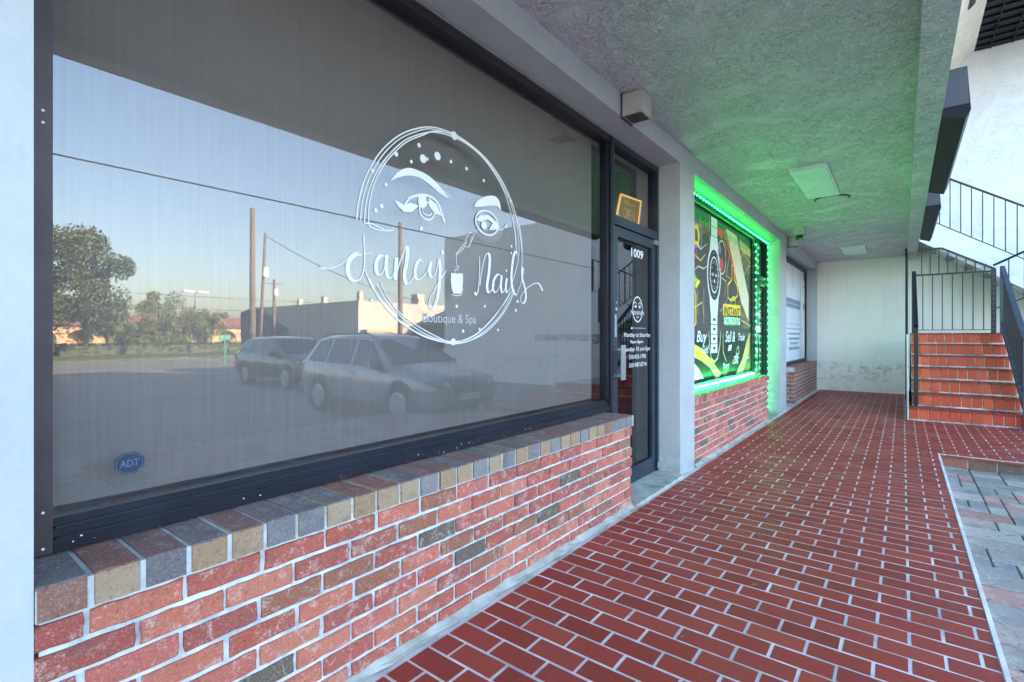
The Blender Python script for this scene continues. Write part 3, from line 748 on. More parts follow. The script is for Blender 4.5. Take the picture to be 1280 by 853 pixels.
m.build('logo_drawing', M['decal'], D1)
# lit sign leaning in the transom
sg = thing('lit_open_sign', 'small amber lit sign leaning inside the transom above door 1009', 'sign', (-1.82, 3.75, .91))
SX = -1.80
q = [wp(771,269,SX), wp(776,243,SX), wp(801,252,SX), wp(797,282,SX)]
q = [(q[0][0], max(q[0][1], .91))]+q[1:3]+[(q[3][0], .91)]
m = MB(); m.prism(q, 'x', SX-.02, SX-.004); m.build('panel', M['amber'], sg)
m = MB(); m.tube([(SX,)+p for p in q]+[(SX,)+q[0]], .009, 6); m.build('glowing_frame', M['neon'], sg)
cq = (sum(p[0] for p in q)/4, sum(p[1] for p in q)/4)
text('sign_lettering', 'Welcome', M['p_gold'], sg, SX+.002, cq[0], cq[1]+.055, .20, .035); text('sign_lettering', 'OPEN', M['p_gold'], sg, SX+.002, cq[0]-.01, cq[1]-.04, .22, .09)

# ================================================================== GREEN SHOP
W2 = thing('shop_window', 'green-lit shop window covered with watch, jewellery and neon cash posters', 'shop window', (-1.70, 6.2, -.575))
m = MB(); frame_rect(m, -1.775, -1.69, O2[0]+.02, 7.82, ZB, ZT-.01, .05, .06, .06, .09); m.build('frame', M['frame'], W2)
m = MB(); m.box(-1.735, -1.729, O2[0]+.07, 7.76, ZB+.06, ZT-.10); m.build('pane', M['shopglass'], W2)
PX = -1.714
m = MB(); m.box(PX-.012, PX-.0065, O2[0]+.07, 7.76, ZB+.055, ZT-.10); m.build('poster_backing', M['p_blue'], W2)
def pp(u, v, X=PX): return wp(u, v, X)
def shape(name, pts, mat, k=1): m = MB(); poly(m, [pp(*p) for p in pts], PX-.006+.0008*k); return m.build(name, M[mat], W2)
yA, yB = O2[0]+.07, 7.76
def zband(z0, z1, ya, yb, mat, name, k=1): m = MB(); poly(m, [(ya,z0),(yb,z0),(yb,z1),(ya,z1)], PX-.006+.0008*k); return m.build(name, M[mat], W2)
zband(1.10, 1.385, yA, yB, 'p_dgreen', 'header_panel')
zband(-.02, 1.095, yA, yB, 'p_grey', 'poster_sheet')
shape('brown_patch', [(868,300),(886,290),(905,297),(925,330),(945,350),(945,318),(900,285),(868,272)], 'p_brown', 2)
# gold slanting beam
shape('gold_beam', [(908,286),(921,295),(936,372),(936,402),(928,385)], 'p_cream', 3); shape('red_beam', [(905,287),(908,288),(925,372),(921,360)], 'p_red', 3)
zband(-.51, -.025, yA, yB, 'p_black', 'lower_sheet')
# gold drapery
shape('gold_drape', [(868,430),(878,436),(888,448),(898,462),(906,472),(896,474),(888,460),(878,452),(868,447)], 'p_gold', 3)
shape('gold_drape', [(868,434),(880,444),(889,455),(884,452),(876,447),(868,444)], 'p_yellow', 4)
shape('gold_drape', [(868,454),(874,461),(880,473),(868,476)], 'p_cream', 3)
shape('gold_drape', [(918,472),(928,450),(934,425),(938,415),(937,440),(930,462),(926,470)], 'p_gold', 3)
shape('gold_drape', [(928,467),(935,450),(938,430),(941,424),(941,455),(938,465)], 'p_brown', 3)
# header lettering
a = pp(872,262); text('header_lettering', 'Buy Sell Loan', M['p_green'], W2, PX-.003, 5.75, 1.24, .55, .10); text('header_lettering', 'Cash for Gold', M['p_green'], W2, PX-.003, 6.95, 1.24, 1.1, .10)
# neon letter box
def outline(name, pts, mat, w_=.02, k=4, close=True): m = MB(); ribbon(m, [pp(*p) for p in pts]+([pp(*pts[0])] if close else []), w_, PX-.006+.0008*k, 0, 0); return m.build(name, M[mat], W2)
outline('neon_box', [(868,278),(877,283),(877,309),(868,308)], 'p_purple', .05)
outline('neon_letter', [(868,283),(872,284),(874,294),(873,305),(868,303)], 'p_yellow', .06, 5)
text('neon_lettering', 'ES', M['p_red'], W2, PX-.002, 5.33, pp(872,318)[1], .17, .10)
# watch: strap, case, dial, bracelet
cy1, cz1 = pp(893, 344)
def ell(name, ry, rz, mat, k, c=None, n=28): m = MB(); disc(m, c or (cy1,cz1), ry*(1 if c else 1.45), PX-.006+.0008*k, n, rz*(1 if c else 1.3)); return m.build(name, M[mat], W2)
SY, SZ = 1.45, 1.3
m = MB()
poly(m, [(cy1-SY*.09, cz1+SZ*.34),(cy1+SY*.09,cz1+SZ*.34),(cy1+SY*.13,cz1+SZ*.16),(cy1+SY*.13,cz1-SZ*.16),(cy1+SY*.09,cz1-SZ*.36),(cy1-SY*.09,cz1-SZ*.36),(cy1-SY*.13,cz1-SZ*.16),(cy1-SY*.13,cz1+SZ*.16)], PX-.006+.0008*4)
disc(m, (cy1,cz1), SY*.185, PX-.006+.0008*4, 28, SZ*.26)
for k in range(4):
    z = cz1-SZ*.36-SZ*k*.085; poly(m, [(cy1-SY*.085,z-SZ*.078),(cy1+SY*.085,z-SZ*.078),(cy1+SY*.085,z),(cy1-SY*.085,z)], PX-.006+.0008*4)
for k in range(2):
    z = cz1+SZ*.345+SZ*k*.085; poly(m, [(cy1-SY*.08,z),(cy1+SY*.08,z),(cy1+SY*.08,z+SZ*.078),(cy1-SY*.08,z+SZ*.078)], PX-.006+.0008*4)
m.build('watch_print', M['p_white'], W2)
ell('watch_bezel', .16, .225, 'p_black', 5); ell('watch_ring', .115, .165, 'p_white', 6); ell('watch_dial', .10, .15, 'p_black', 7)
m = MB()
for k in range(12): disc(m, (cy1+SY*.075*math.cos(R(30*k)), cz1+SZ*.118*math.sin(R(30*k))), .010, PX-.006+.0008*8, 8)
for s in (-1,1): disc(m, (cy1+SY*s*.04, cz1+SZ*.0), .022, PX-.006+.0008*8, 12)
disc(m, (cy1, cz1-SZ*.055), .022, PX-.006+.0008*8, 12)
for k in range(24): disc(m, (cy1+SY*.138*math.cos(R(15*k)), cz1+SZ*.195*math.sin(R(15*k))), .006, PX-.006+.0008*8, 6)
m.build('watch_marks', M['p_white'], W2)
m = MB()
for k in range(4): z = cz1-SZ*.385-SZ*k*.085; poly(m, [(cy1-SY*.03,z-.03),(cy1+SY*.03,z-.03),(cy1+SY*.03,z),(cy1-SY*.03,z)], PX-.006+.0008*6)
m.build('bracelet_links', M['p_black'], W2)
shape('green_strap', [(887,258),(894,262),(894,302),(887,300)], 'p_dgreen', 2); outline('strap_edge', [(887,258),(887,301)], 'p_cream', .02, 4, False); outline('strap_edge', [(894,262),(894,303)], 'p_cream', .02, 4, False)
# neon shapes
m = MB(); c_ = pp(902.5,322); ribbon(m, [(c_[0]+.17*math.cos(2*math.pi*k/24), c_[1]+.20*math.sin(2*math.pi*k/24)) for k in range(25)], .018, PX-.001, 0, 0); m.build('neon_ring', M['p_cream'], W2)
ell('neon_disc', .08, .07, 'p_red', 5, pp(902,331)); ell('neon_disc', .05, .05, 'p_purple', 5, pp(900,312))
for pts in ([(868,338),(873,333),(880,336),(887,330)], [(868,300),(876,312),(884,305)], [(922,330),(930,316),(938,320)], [(930,345),(936,332),(941,336)], [(880,360),(880,405)], [(872,362),(873,395)], [(905,385),(910,372)], [(900,390),(908,380),(905,396)]): outline('neon_line', pts, 'p_cream', .014, 5, False)
for pts in ([(910,372),(910,356),(915,350),(915,332),(918,332),(918,350),(922,358),(922,370),(918,374),(918,372),(916,372),(914,376)],): outline('neon_hand', pts, 'p_yellow', .03, 5)
outline('neon_hand', [(914,376),(913,386),(917,389),(920,384),(919,375)], 'p_yellow', .025, 5)
outline('neon_line', [(868,362),(870,368),(870,405),(868,408)], 'p_yellow', .03, 5, False); outline('neon_line', [(868,340),(871,350),(868,358)], 'p_green', .04, 5, False)
for pts in ([(868,318),(876,326),(882,318)], [(905,300),(912,318),(908,345),(915,350)], [(925,310),(938,330),(934,350)], [(868,385),(878,378),(880,395)], [(899,345),(908,352),(906,372)], [(926,400),(938,408),(940,395)]): outline('gold_line', pts, 'p_gold', .022, 5, False)
shape('gold_shard', [(925,300),(940,314),(938,322),(926,312)], 'p_gold', 3); shape('gold_shard', [(868,345),(876,352),(870,362)], 'p_yellow', 3); shape('red_shard', [(896,283),(904,288),(903,300),(897,292)], 'p_red', 3)
shape('gold_shard', [(924,372),(932,392),(938,410),(930,410),(924,392)], 'p_brown', 3)
shape('gold_drape', [(898,474),(905,462),(914,452),(908,470),(904,474)], 'p_brown', 3)
# INSTANT $CREDIT$ block
shape('yellow_block', [(904,380),(925.5,382),(925.5,395),(904,394.5)], 'p_yellow', 5)
a = pp(905,388); b_ = pp(925,388); text('block_lettering', 'INSTANT', M['p_black'], W2, PX-.006+.0008*7, (a[0]+b_[0])/2, a[1]-.005, (b_[0]-a[0])*.96, .11, bold=.02)
shape('green_block', [(906,396),(924,397),(924,407),(906,407)], 'p_green', 4)
text('block_lettering', '$CREDIT$', M['p_white'], W2, PX-.006+.0008*7, (a[0]+b_[0])/2, pp(915,402)[1], (b_[0]-a[0])*1.02, .10, bold=.02)
# white script on the lower sheet
for body, u0, u1, v, h in (('Buy', 871, 884, 423, .16), ('Gold', 878, 886, 437, .09), ('Sell &', 907, 919, 421, .14), ('Trade', 923, 931, 421.5, .10), ('Pawn', 904, 911, 457, .07), ('Coins', 916, 923, 452, .06), ('Sale', 931, 936, 447, .05)):
    a = pp(u0, v); b_ = pp(u1, v); text('lower_lettering', body, M['p_white'], W2, PX-.002, (a[0]+b_[0])/2, (a[1]+b_[1])/2, b_[0]-a[0], h, bold=.015, shear=.3)
outline('necklace', [(886,414),(887,432),(889,448),(893,453),(897,448),(900,432),(901,414)], 'p_cream', .022, 6, False)
outline('necklace', [(904,418),(904,440),(908,452)], 'p_cream', .02, 6, False)
outline('ring_print', [(921,437),(923,433),(924,440),(922,444),(920,441)], 'p_white', .02, 6); shape('gem_print', [(911,432),(915,431),(914,438),(910,439)], 'p_white', 6); shape('gem_print', [(917,446),(921,444),(924,447),(920,451)], 'p_white', 6)
shape('case_print', [(890,416),(897,417),(897,436),(890,435)], 'p_grey', 4)
D2 = door(7.835, O2[1], 2, 'green-lit glass shop door beyond the poster-covered window')
m = MB(); m.box(-1.80,-1.795,7.95,8.6,FL+.15,.75); m.build('door_film', simple('pale_green_film', (.25,.50,.42), .5), D2)
for (zz, hh) in ((.30,.05),(.05,.10),(-.25,.05)): 
    m = MB(); m.box(-1.7185,-1.718,8.1,8.40,zz,zz+hh); m.build('door_sticker', M['p_white'], D2)

# LED strips: rows of small lit diodes on a tape
led = thing('led_strip', 'strip of bright green light dots framing the second shop front', 'light strip', (-1.66, 6.6, 1.46))
tp = MB(); dd = []
def run(p, q, step=.10, n_=(1,0,0)):
    p = Vector(p); q = Vector(q); L_ = (q-p).length; k = int(L_/step); d = (q-p).normalized()
    tp.bar(p, q, .012, .012)
    for i in range(k+1):
        c_ = p+d*(i*step+.01)+Vector((.010,0,0)); dd.append((c_.copy(), not (p.z < 0 and q.z < 0)))
run((-1.658, O2[0]+.03, 1.432), (-1.658, O2[1]-.06, 1.432))
run((-1.672, O2[0]+.03, -.530), (-1.672, 7.70, -.530))
run((-1.672, O2[1]-.045, -1.12), (-1.672, O2[1]-.045, 1.42))
run((-1.672, 7.835, -.50), (-1.672, 7.835, 1.40))
tp.box(-1.693, -1.683, O2[0]+.03, 7.70, -.548, -.498); tp.build('tape_and_light_lip', M['black'], led);  # black lip added behind the lower run, to keep its light off the posters
dd.sort(key=lambda c: c[0].length)
rest = MB()
for i, (c_, top) in enumerate(dd):
    m = MB() if i < 100 else rest
    m.box(c_.x-.004, c_.x+.006, c_.y-.009, c_.y+.009, c_.z-.009, c_.z+.009)
    if i < 100: m.build('diode', M['led'] if top else M['ledlow'], led)

if rest.v: rest.build('far_diodes', M['led'], led)['kind'] = 'stuff'
for (cy_, cz_, sy, sz) in ((6.65, 1.468, 3.9, .012), (6.2,-.53,3.0,.012), (8.66,.2,.012,2.4)):
    pass

# ================================================================== THIRD SHOP
W3 = thing('shop_window', 'narrow far shop window filmed white with faint blue-grey print', 'shop window', (-1.70, 11.4, -.575))
m = MB(); frame_rect(m, -1.775, -1.69, O3[0]+.02, O3[1]-.003, ZB, ZT-.01, .05, .06, .06, .08); m.build('frame', M['frame'], W3)
m = MB(); m.box(-1.735,-1.729,O3[0]+.07,O3[1]-.063,ZB+.06,ZT-.09); m.build('pane', M['shopglass'], W3)
m = MB(); m.box(-1.7285,-1.722,O3[0]+.07,O3[1]-.063,ZB+.05,ZT-.09); m.build('white_film', M['panel'], W3)
Q = -1.7205
def bar3(u0,u1,v0,v1,mat,nm): 
    a = wp(u0,v0,Q); b_ = wp(u1,v1,Q); m = MB(); poly(m, [(a[0],b_[1]),(b_[0],b_[1]),(b_[0],a[1]),(a[0],a[1])], Q); return m.build(nm, M[mat], W3)
bar3(982,1001,371,388,'panelblue','print_banner')
m = MB()
Q = -1.7200
for k in range(7):
    vv = 398+k*6.0; aw = (0,2,0,2,3,5,3)[k]; a = wp(983+aw, vv, Q); b_ = wp(1002-aw, vv+2.6, Q)
    y = a[0]
    while y < b_[0]:
        wd = random.uniform(.05,.16); poly(m, [(y,b_[1]),(min(y+wd,b_[0]),b_[1]),(min(y+wd,b_[0]),a[1]),(y,a[1])], Q); y += wd+.03
m.build('print_lines', M['panelbar'], W3)
m = MB(); a = wp(984,374,Q); b_ = wp(1000,385,Q); y = a[0]
while y < b_[0]-.1: poly(m, [(y,b_[1]+.03),(y+.13,b_[1]+.03),(y+.13,a[1]-.05),(y,a[1]-.05)], Q); y += .2
m.build('banner_marks', M['panel'], W3)
m = MB(); 
for (u,v,r) in ((991,347,.10),):
    c_ = wp(u,v,Q); ribbon(m, [(c_[0]+r*math.cos(2*math.pi*k/20), c_[1]+r*1.9*math.sin(2*math.pi*k/20)) for k in range(21)], .02, Q, 0, 0); ribbon(m, [(c_[0]-.05,c_[1]-.15),(c_[0]+.02,c_[1]),(c_[0]-.02,c_[1]+.16)], .02, Q, 0)
m.build('print_emblem', M['p_gold'], W3)
m = MB(); m.box(-1.688,-1.68,11.95,11.98,ZB+.06,ZT-.09); m.build('glass_joint', M['alu'], W3)
m = MB()
for (u0,u1,v0,v1) in ((1004,1007,340,352),(1004.5,1007,357,362),(1004,1007.5,380,388)): 
    a = wp(u0,v0,Q+.002); b_ = wp(u1,v1,Q+.002); poly(m, [(a[0],b_[1]),(b_[0],b_[1]),(b_[0],a[1]),(a[0],a[1])], Q+.002)
m.build('print_figures', M['panelblue'], W3)

# ================================================================== CEILING AND WALL FIXTURES
def cube_lamp(y0, label):
    t = thing('wall_lamp', label, 'lamp', (XW, y0+.08, CE-.16), 'square beige wall lamps under the ceiling')
    m = MB(); m.box(XW+.001, XW+.012, y0-.006, y0+.166, CE-.168, CE-.003); m.build('back_plate', M['boxgrey'], t)
    m = MB(); m.box(XW+.012, XW+.150, y0, y0+.16, CE-.155, CE-.008); m.build('shade', M['beige'], t)
    m = MB(); m.box(XW+.022, XW+.140, y0+.01, y0+.15, CE-.157, CE-.1552); m.build('lens', M['boxgrey'], t)
cube_lamp(3.12, 'nearest square beige wall lamp, above the nail salon door')
cube_lamp(9.35, 'small far beige wall lamp between the green-lit shop and the far window')
t = thing('ceiling_light', 'long flat white ceiling light tinted green by the strips', 'lamp', (-.72, 6.2, CE), 'flat ceiling lights')
m = MB(); m.box(-.88,-.56,5.55,6.80,CE-.022,CE-.001); m.build('housing', M['paintwhite'], t)
m = MB(); m.box(-.865,-.575,5.565,6.785,CE-.030,CE-.0225); m.build('diffuser', simple('milky_plastic', (.66,.68,.70), .35), t)
t = thing('round_cover_plate', 'round cover plate with a dark rim on the ceiling past the long flat light', 'cover plate', (-.66, 7.03, CE))
m = MB(); m.lathe([(.165,CE-.001),(.165,CE-.018),(.150,CE-.024),(.05,CE-.025)], (-.66,7.03,0), 36); m.build('plate', M['ceiling'], t)
m = MB(); m.lathe([(.182,CE-.0012),(.182,CE-.012),(.166,CE-.012)], (-.66,7.03,0), 36); m.build('rim', M['boxgrey'], t)
t = thing('ceiling_light', 'small square white ceiling light near the end wall', 'lamp', (-.71, 11.4, CE), 'flat ceiling lights')
m = MB(); m.box(-.90,-.53,11.0,11.9,CE-.03,CE-.001); m.build('housing', M['paintwhite'], t)
m = MB(); m.box(-.88,-.55,11.02,11.88,CE-.040,CE-.0305); m.build('diffuser', simple('pale_plastic', (.78,.80,.82), .35), t)
t = thing('security_camera', 'small beige box camera with dark glass hanging from the ceiling beside the shops', 'camera', (-1.22, 8.6, CE))
m = MB(); m.box(-1.29,-1.15,8.55,8.66,CE-.12,CE-.001); m.build('housing', M['beige'], t)
m = MB(); m.lathe([(.045,CE-.20),(.05,CE-.17),(.045,CE-.121)], (-1.22,8.60,0), 16); m.build('lens_globe', simple('dark_green_glass', (.01,.06,.05), .08), t)

# ================================================================== STAIRS
RH, TD, NS = .178, .30, 7
SY = 9.10
st = thing('brick_staircase', 'red brick stairs with seven risers climbing to a landing behind the walkway', 'stairs', (.7, SY, FL))
m = MB()
for k in range(NS):
    x0 = .10 if k else .075; x1 = 1.26 if k else 2.5
    y0 = SY+k*TD+.012; y1 = SY+(k+1)*TD if k < NS-1 else 12.02
    xr = x1 if k < NS-1 else 4.3
    m.box(x0+.01, xr-.01, y0, 12.0 if k else 12.02, FL+k*RH-.001*(k>0), FL+(k+1)*RH-.012) if k < NS-1 else m.box(x0+.01, xr-.01, y0, 12.02, FL+k*RH, FL+(k+1)*RH-.012)
m.build('body', M['stepgrout'], st)
for k in range(NS):
    m = MB()
    x0 = .12 if k else .08; x1 = 1.24 if k else 2.48; y0 = SY+k*TD; z0 = FL+k*RH
    x = x0
    while x < x1-.03:
        wd = min(.098, x1-x)
        m.brick((x, y0+.014, z0+.022), (1,0,0), (0,0,1), (0,-1,0), wd, RH-.045, .014+random.uniform(-.002,.003), .004, .0022)
        x += .108
    m.build('riser_tiles', M['steptile'], st)
for k in range(NS):
    m = MB()
    x0 = .11 if k else .075; x1 = 1.25 if k else 2.49; y0 = SY+k*TD-.012; z0 = FL+(k+1)*RH-.014
    dep = TD if k < NS-1 else 1.10
    x = x0
    while x < x1-.03:
        wd = min(.098, x1-x); yy = y0
        while yy < y0+dep-.02:
            m.brick((x, yy, z0-.006), (1,0,0), (0,1,0), (0,0,1), wd, min(.20, y0+dep-yy-.004), .020+random.uniform(-.001,.001), .004, .0015)
            yy += .208
        x += .108
    m.build('tread_tiles', M['tile'], st)
m = MB()   # rough plaster edge on the open side
prof = [(SY-.004, FL)]
for k in range(NS): prof += [(SY+k*TD-.006, FL+(k+1)*RH-.02)] + [(SY+(k+1)*TD-.006, FL+(k+1)*RH-.02)]
prof += [(12.0, FL+NS*RH-.02), (12.0, FL)]
m.prism(prof[:1]+prof[1:], 'x', .058, .0745); m.build('side_plaster', M['whitestucco'], st)

# second flight: white stringer rising to the left
fl = thing('upper_stair_flight', 'white stucco stair flight slanting up to the left behind the railings', 'stairs', (1.5, 12.5, .05))
m = MB()
def zt_(x): return 1.915+ .17 - .68*(x-.45)
def zb_(x): return 1.77 - .70*(x-.25)
xa, xb = .2195, 3.1
m.prism([(xa,zb_(xa)),(xb,zb_(xb)),(xb,zt_(xb)),(xa,zt_(xa))], 'y', 12.06, 12.16); m.build('stringer', M['whitestucco'], fl)
m = MB(); m.prism([(xa,zb_(xa)+.06),(xb,zb_(xb)+.06),(xb,zb_(xb)+.16),(xa,zb_(xa)+.16)], 'y', 12.16, 13.015); m.build('soffit', M['endwall'], fl)
m = MB(); k = 0; x = 3.1
while x > .4: m.box(x-.27, x, 12.165, 13.0, zt_(x)-.30, zt_(x)-.12); x -= .27
m.build('treads', M['concrete'], fl)

# rails
def guard(name, label, p, q, h, mat='iron', step=.13, base=.06, rail=.035, mid=None, group='black iron railings around the stairs', r=.011, posts=(True, True)):
    p = Vector(p); q = Vector(q); t = thing(name, label, 'railing', tuple(p), group)
    H = Vector((0,0,h)); B = Vector((0,0,base))
    m = MB(); m.bar(p+H, q+H, rail, rail*.8); m.build('top_rail', M[mat], t)
    m = MB(); m.bar(p+B, q+B, rail*.8, .012); m.build('bottom_rail', M[mat], t)
    if mid: m = MB(); m.bar(p+Vector((0,0,mid)), q+Vector((0,0,mid)), rail*.8, .014); m.build('middle_rail', M[mat], t)
    n = max(1, int((q-p).length/step))
    for k in range(1, n):
        c_ = p+(q-p)*k/n; m = MB(); m.bar(c_+B, c_+H, .014); m.build('baluster', M[mat], t)
    for f, c_ in zip(posts, (p, q)):
        if f: m = MB(); m.box(c_.x-.022,c_.x+.022,c_.y-.022,c_.y+.022,c_.z,c_.z+h-.006); m.build('post', M[mat], t)
    return t
LZ = FL+NS*RH
guard('guard_railing', 'straight black guard railing along the back edge of the stair landing', (.16,12.0,LZ), (1.26,12.0,LZ), 1.08)
# bars that carry on up to the slanting flight
t = thing('security_bars', 'thin black bars rising from the landing guard to the slanting stair soffit', 'bars', (.1,12.02,LZ+1.08), 'black iron railings around the stairs')
m = MB(); m.bar((.09,12.02,1.60),(.56,12.02,1.60),.028); m.bar((.56,12.02,1.60),(1.26,12.02,1.17),.028); m.build('top_rail', M['iron'], t)
for k in range(1, 9):
    x = .16+1.1*k/9; ztop = 1.60 if x < .56 else 1.60-(x-.56)*.614; m = MB(); m.bar((x,12.02,LZ+1.10),(x,12.02,ztop),.014); m.build('bar', M['iron'], t)
m = MB(); m.box(.042,.082,11.93,11.97,FL,CE-.002); tag(m.build('corner_post', M['iron']), 'tall thin dark post from floor to ceiling at the left of the stairs', 'post')
# perforated newel at the landing corner
t = thing('newel_post', 'black perforated square post at the right of the stair landing', 'post', (1.22,11.7,LZ))
m = MB(); m.box(1.19,1.25,11.70,11.76,LZ,LZ+1.10); m.build('post', M['iron'], t)
for k in range(12): m = MB(); m.box(1.205,1.235,11.697,11.6995,LZ+.06+k*.085,LZ+.06+k*.085+.03); m.build('perforation', M['boxgrey'], t)
# handrails of the first flight
def stair_rail(x, label, w_, mat, balusters):
    t = thing('stair_handrail', label, 'handrail', (x, SY, FL), 'black iron railings around the stairs')
    y0, y1 = (9.33, 10.92) if not balusters else (9.02, 10.92)
    zf = lambda y: LZ+1.03-(10.92-y)*RH/TD
    m = MB(); m.bar((x,y0,zf(y0)),(x,y1,zf(y1)), w_, w_*.9); m.build('handrail', M[mat], t)
    for y in (y0, y1):
        m = MB(); zb = FL+RH*max(1, min(NS, int((y-SY)/TD)+1)) if y > SY else FL; m.box(x-w_*.45,x+w_*.45,y-.022,y+.022,zb,zf(y)-.01); m.build('post', M[mat], t)
    if balusters:
        zl = lambda y: zf(y)-.88
        m = MB(); m.bar((x,y0,zl(y0)),(x,y1,zl(y1)), .05, .07); m.build('bottom_rail', M[mat], t)
        n = 14
        for k in range(1, n): yy = y0+(y1-y0)*k/n; m = MB(); m.bar((x,yy,zl(yy)),(x,yy,zf(yy)),.016); m.build('baluster', M['iron'], t)
    return t
stair_rail(.155, 'thick dark handrail on the left side of the brick stairs', .055, 'iron', False)
stair_rail(1.235, 'dark blue sloping handrail with balusters on the right side of the brick stairs', .055, 'ironblue', True)
# guard of the second flight
t = guard('flight_railing', 'black railing slanting up to the left along the upper stair flight', (3.0,12.1,zt_(3.0)), (.25,12.1,zt_(.25)), .93, step=.17, base=.03)
# near rail that climbs to the right from the newel
t = guard('climbing_railing', 'black railing rising to the right from the landing post', (1.22,11.72,LZ+.35), (2.6,11.0,LZ+1.05), .80, step=.2, base=.05, posts=(False,True))
# upper walkway guard (above the beam)
guard('balcony_railing', 'black balcony railing on the upper walkway above the beam', (.14,-2.9,2.06), (.14,12.0,2.06), 1.0, step=.15, base=.08)

# leaves on the tiles
def leaf(x, y, s, a, label):
    m = MB(); ca, sa = math.cos(a), math.sin(a)
    pr = [(-1,0,0),(-.5,.32,.12),(.2,.36,.2),(1,0,.05),(.3,-.34,.22),(-.5,-.28,.1),(0,0,.02)]
    v = [(x+s*(p[0]*ca-p[1]*sa), y+s*(p[0]*sa+p[1]*ca), FL+.0035+s*p[2]) for p in pr]
    v += [(p[0],p[1],p[2]-.0015) for p in v]
    m.add(v, [(0,1,6),(1,2,6),(2,3,6),(3,4,6),(4,5,6),(5,0,6),(8,7,13),(9,8,13),(10,9,13),(11,10,13),(12,11,13),(7,12,13)]+[(i,(i+1)%6,(i+1)%6+7,i+7) for i in range(6)])
    tag(m.build('fallen_leaf', M['leaf_dry']), label, 'leaf', 'dry leaves on the tiles')
def fp(u, v, z=FL):
    a = (u-640)/625; b_ = (420-v)/625; t = z/b_; return ((-SN+a*CS)*t, (CS+a*SN)*t)
x, y = fp(943,732); leaf(x, y, .017, .8, 'curled brown leaf in the middle of the red tiles')
x, y = fp(1189,734); leaf(x, y, .014, 2.0, 'small dark leaf near the kerb edge of the red tiles')
x, y = fp(853,797); leaf(x, y, .010, 1.2, 'tiny dry leaf scrap nearest the camera on the red tiles')

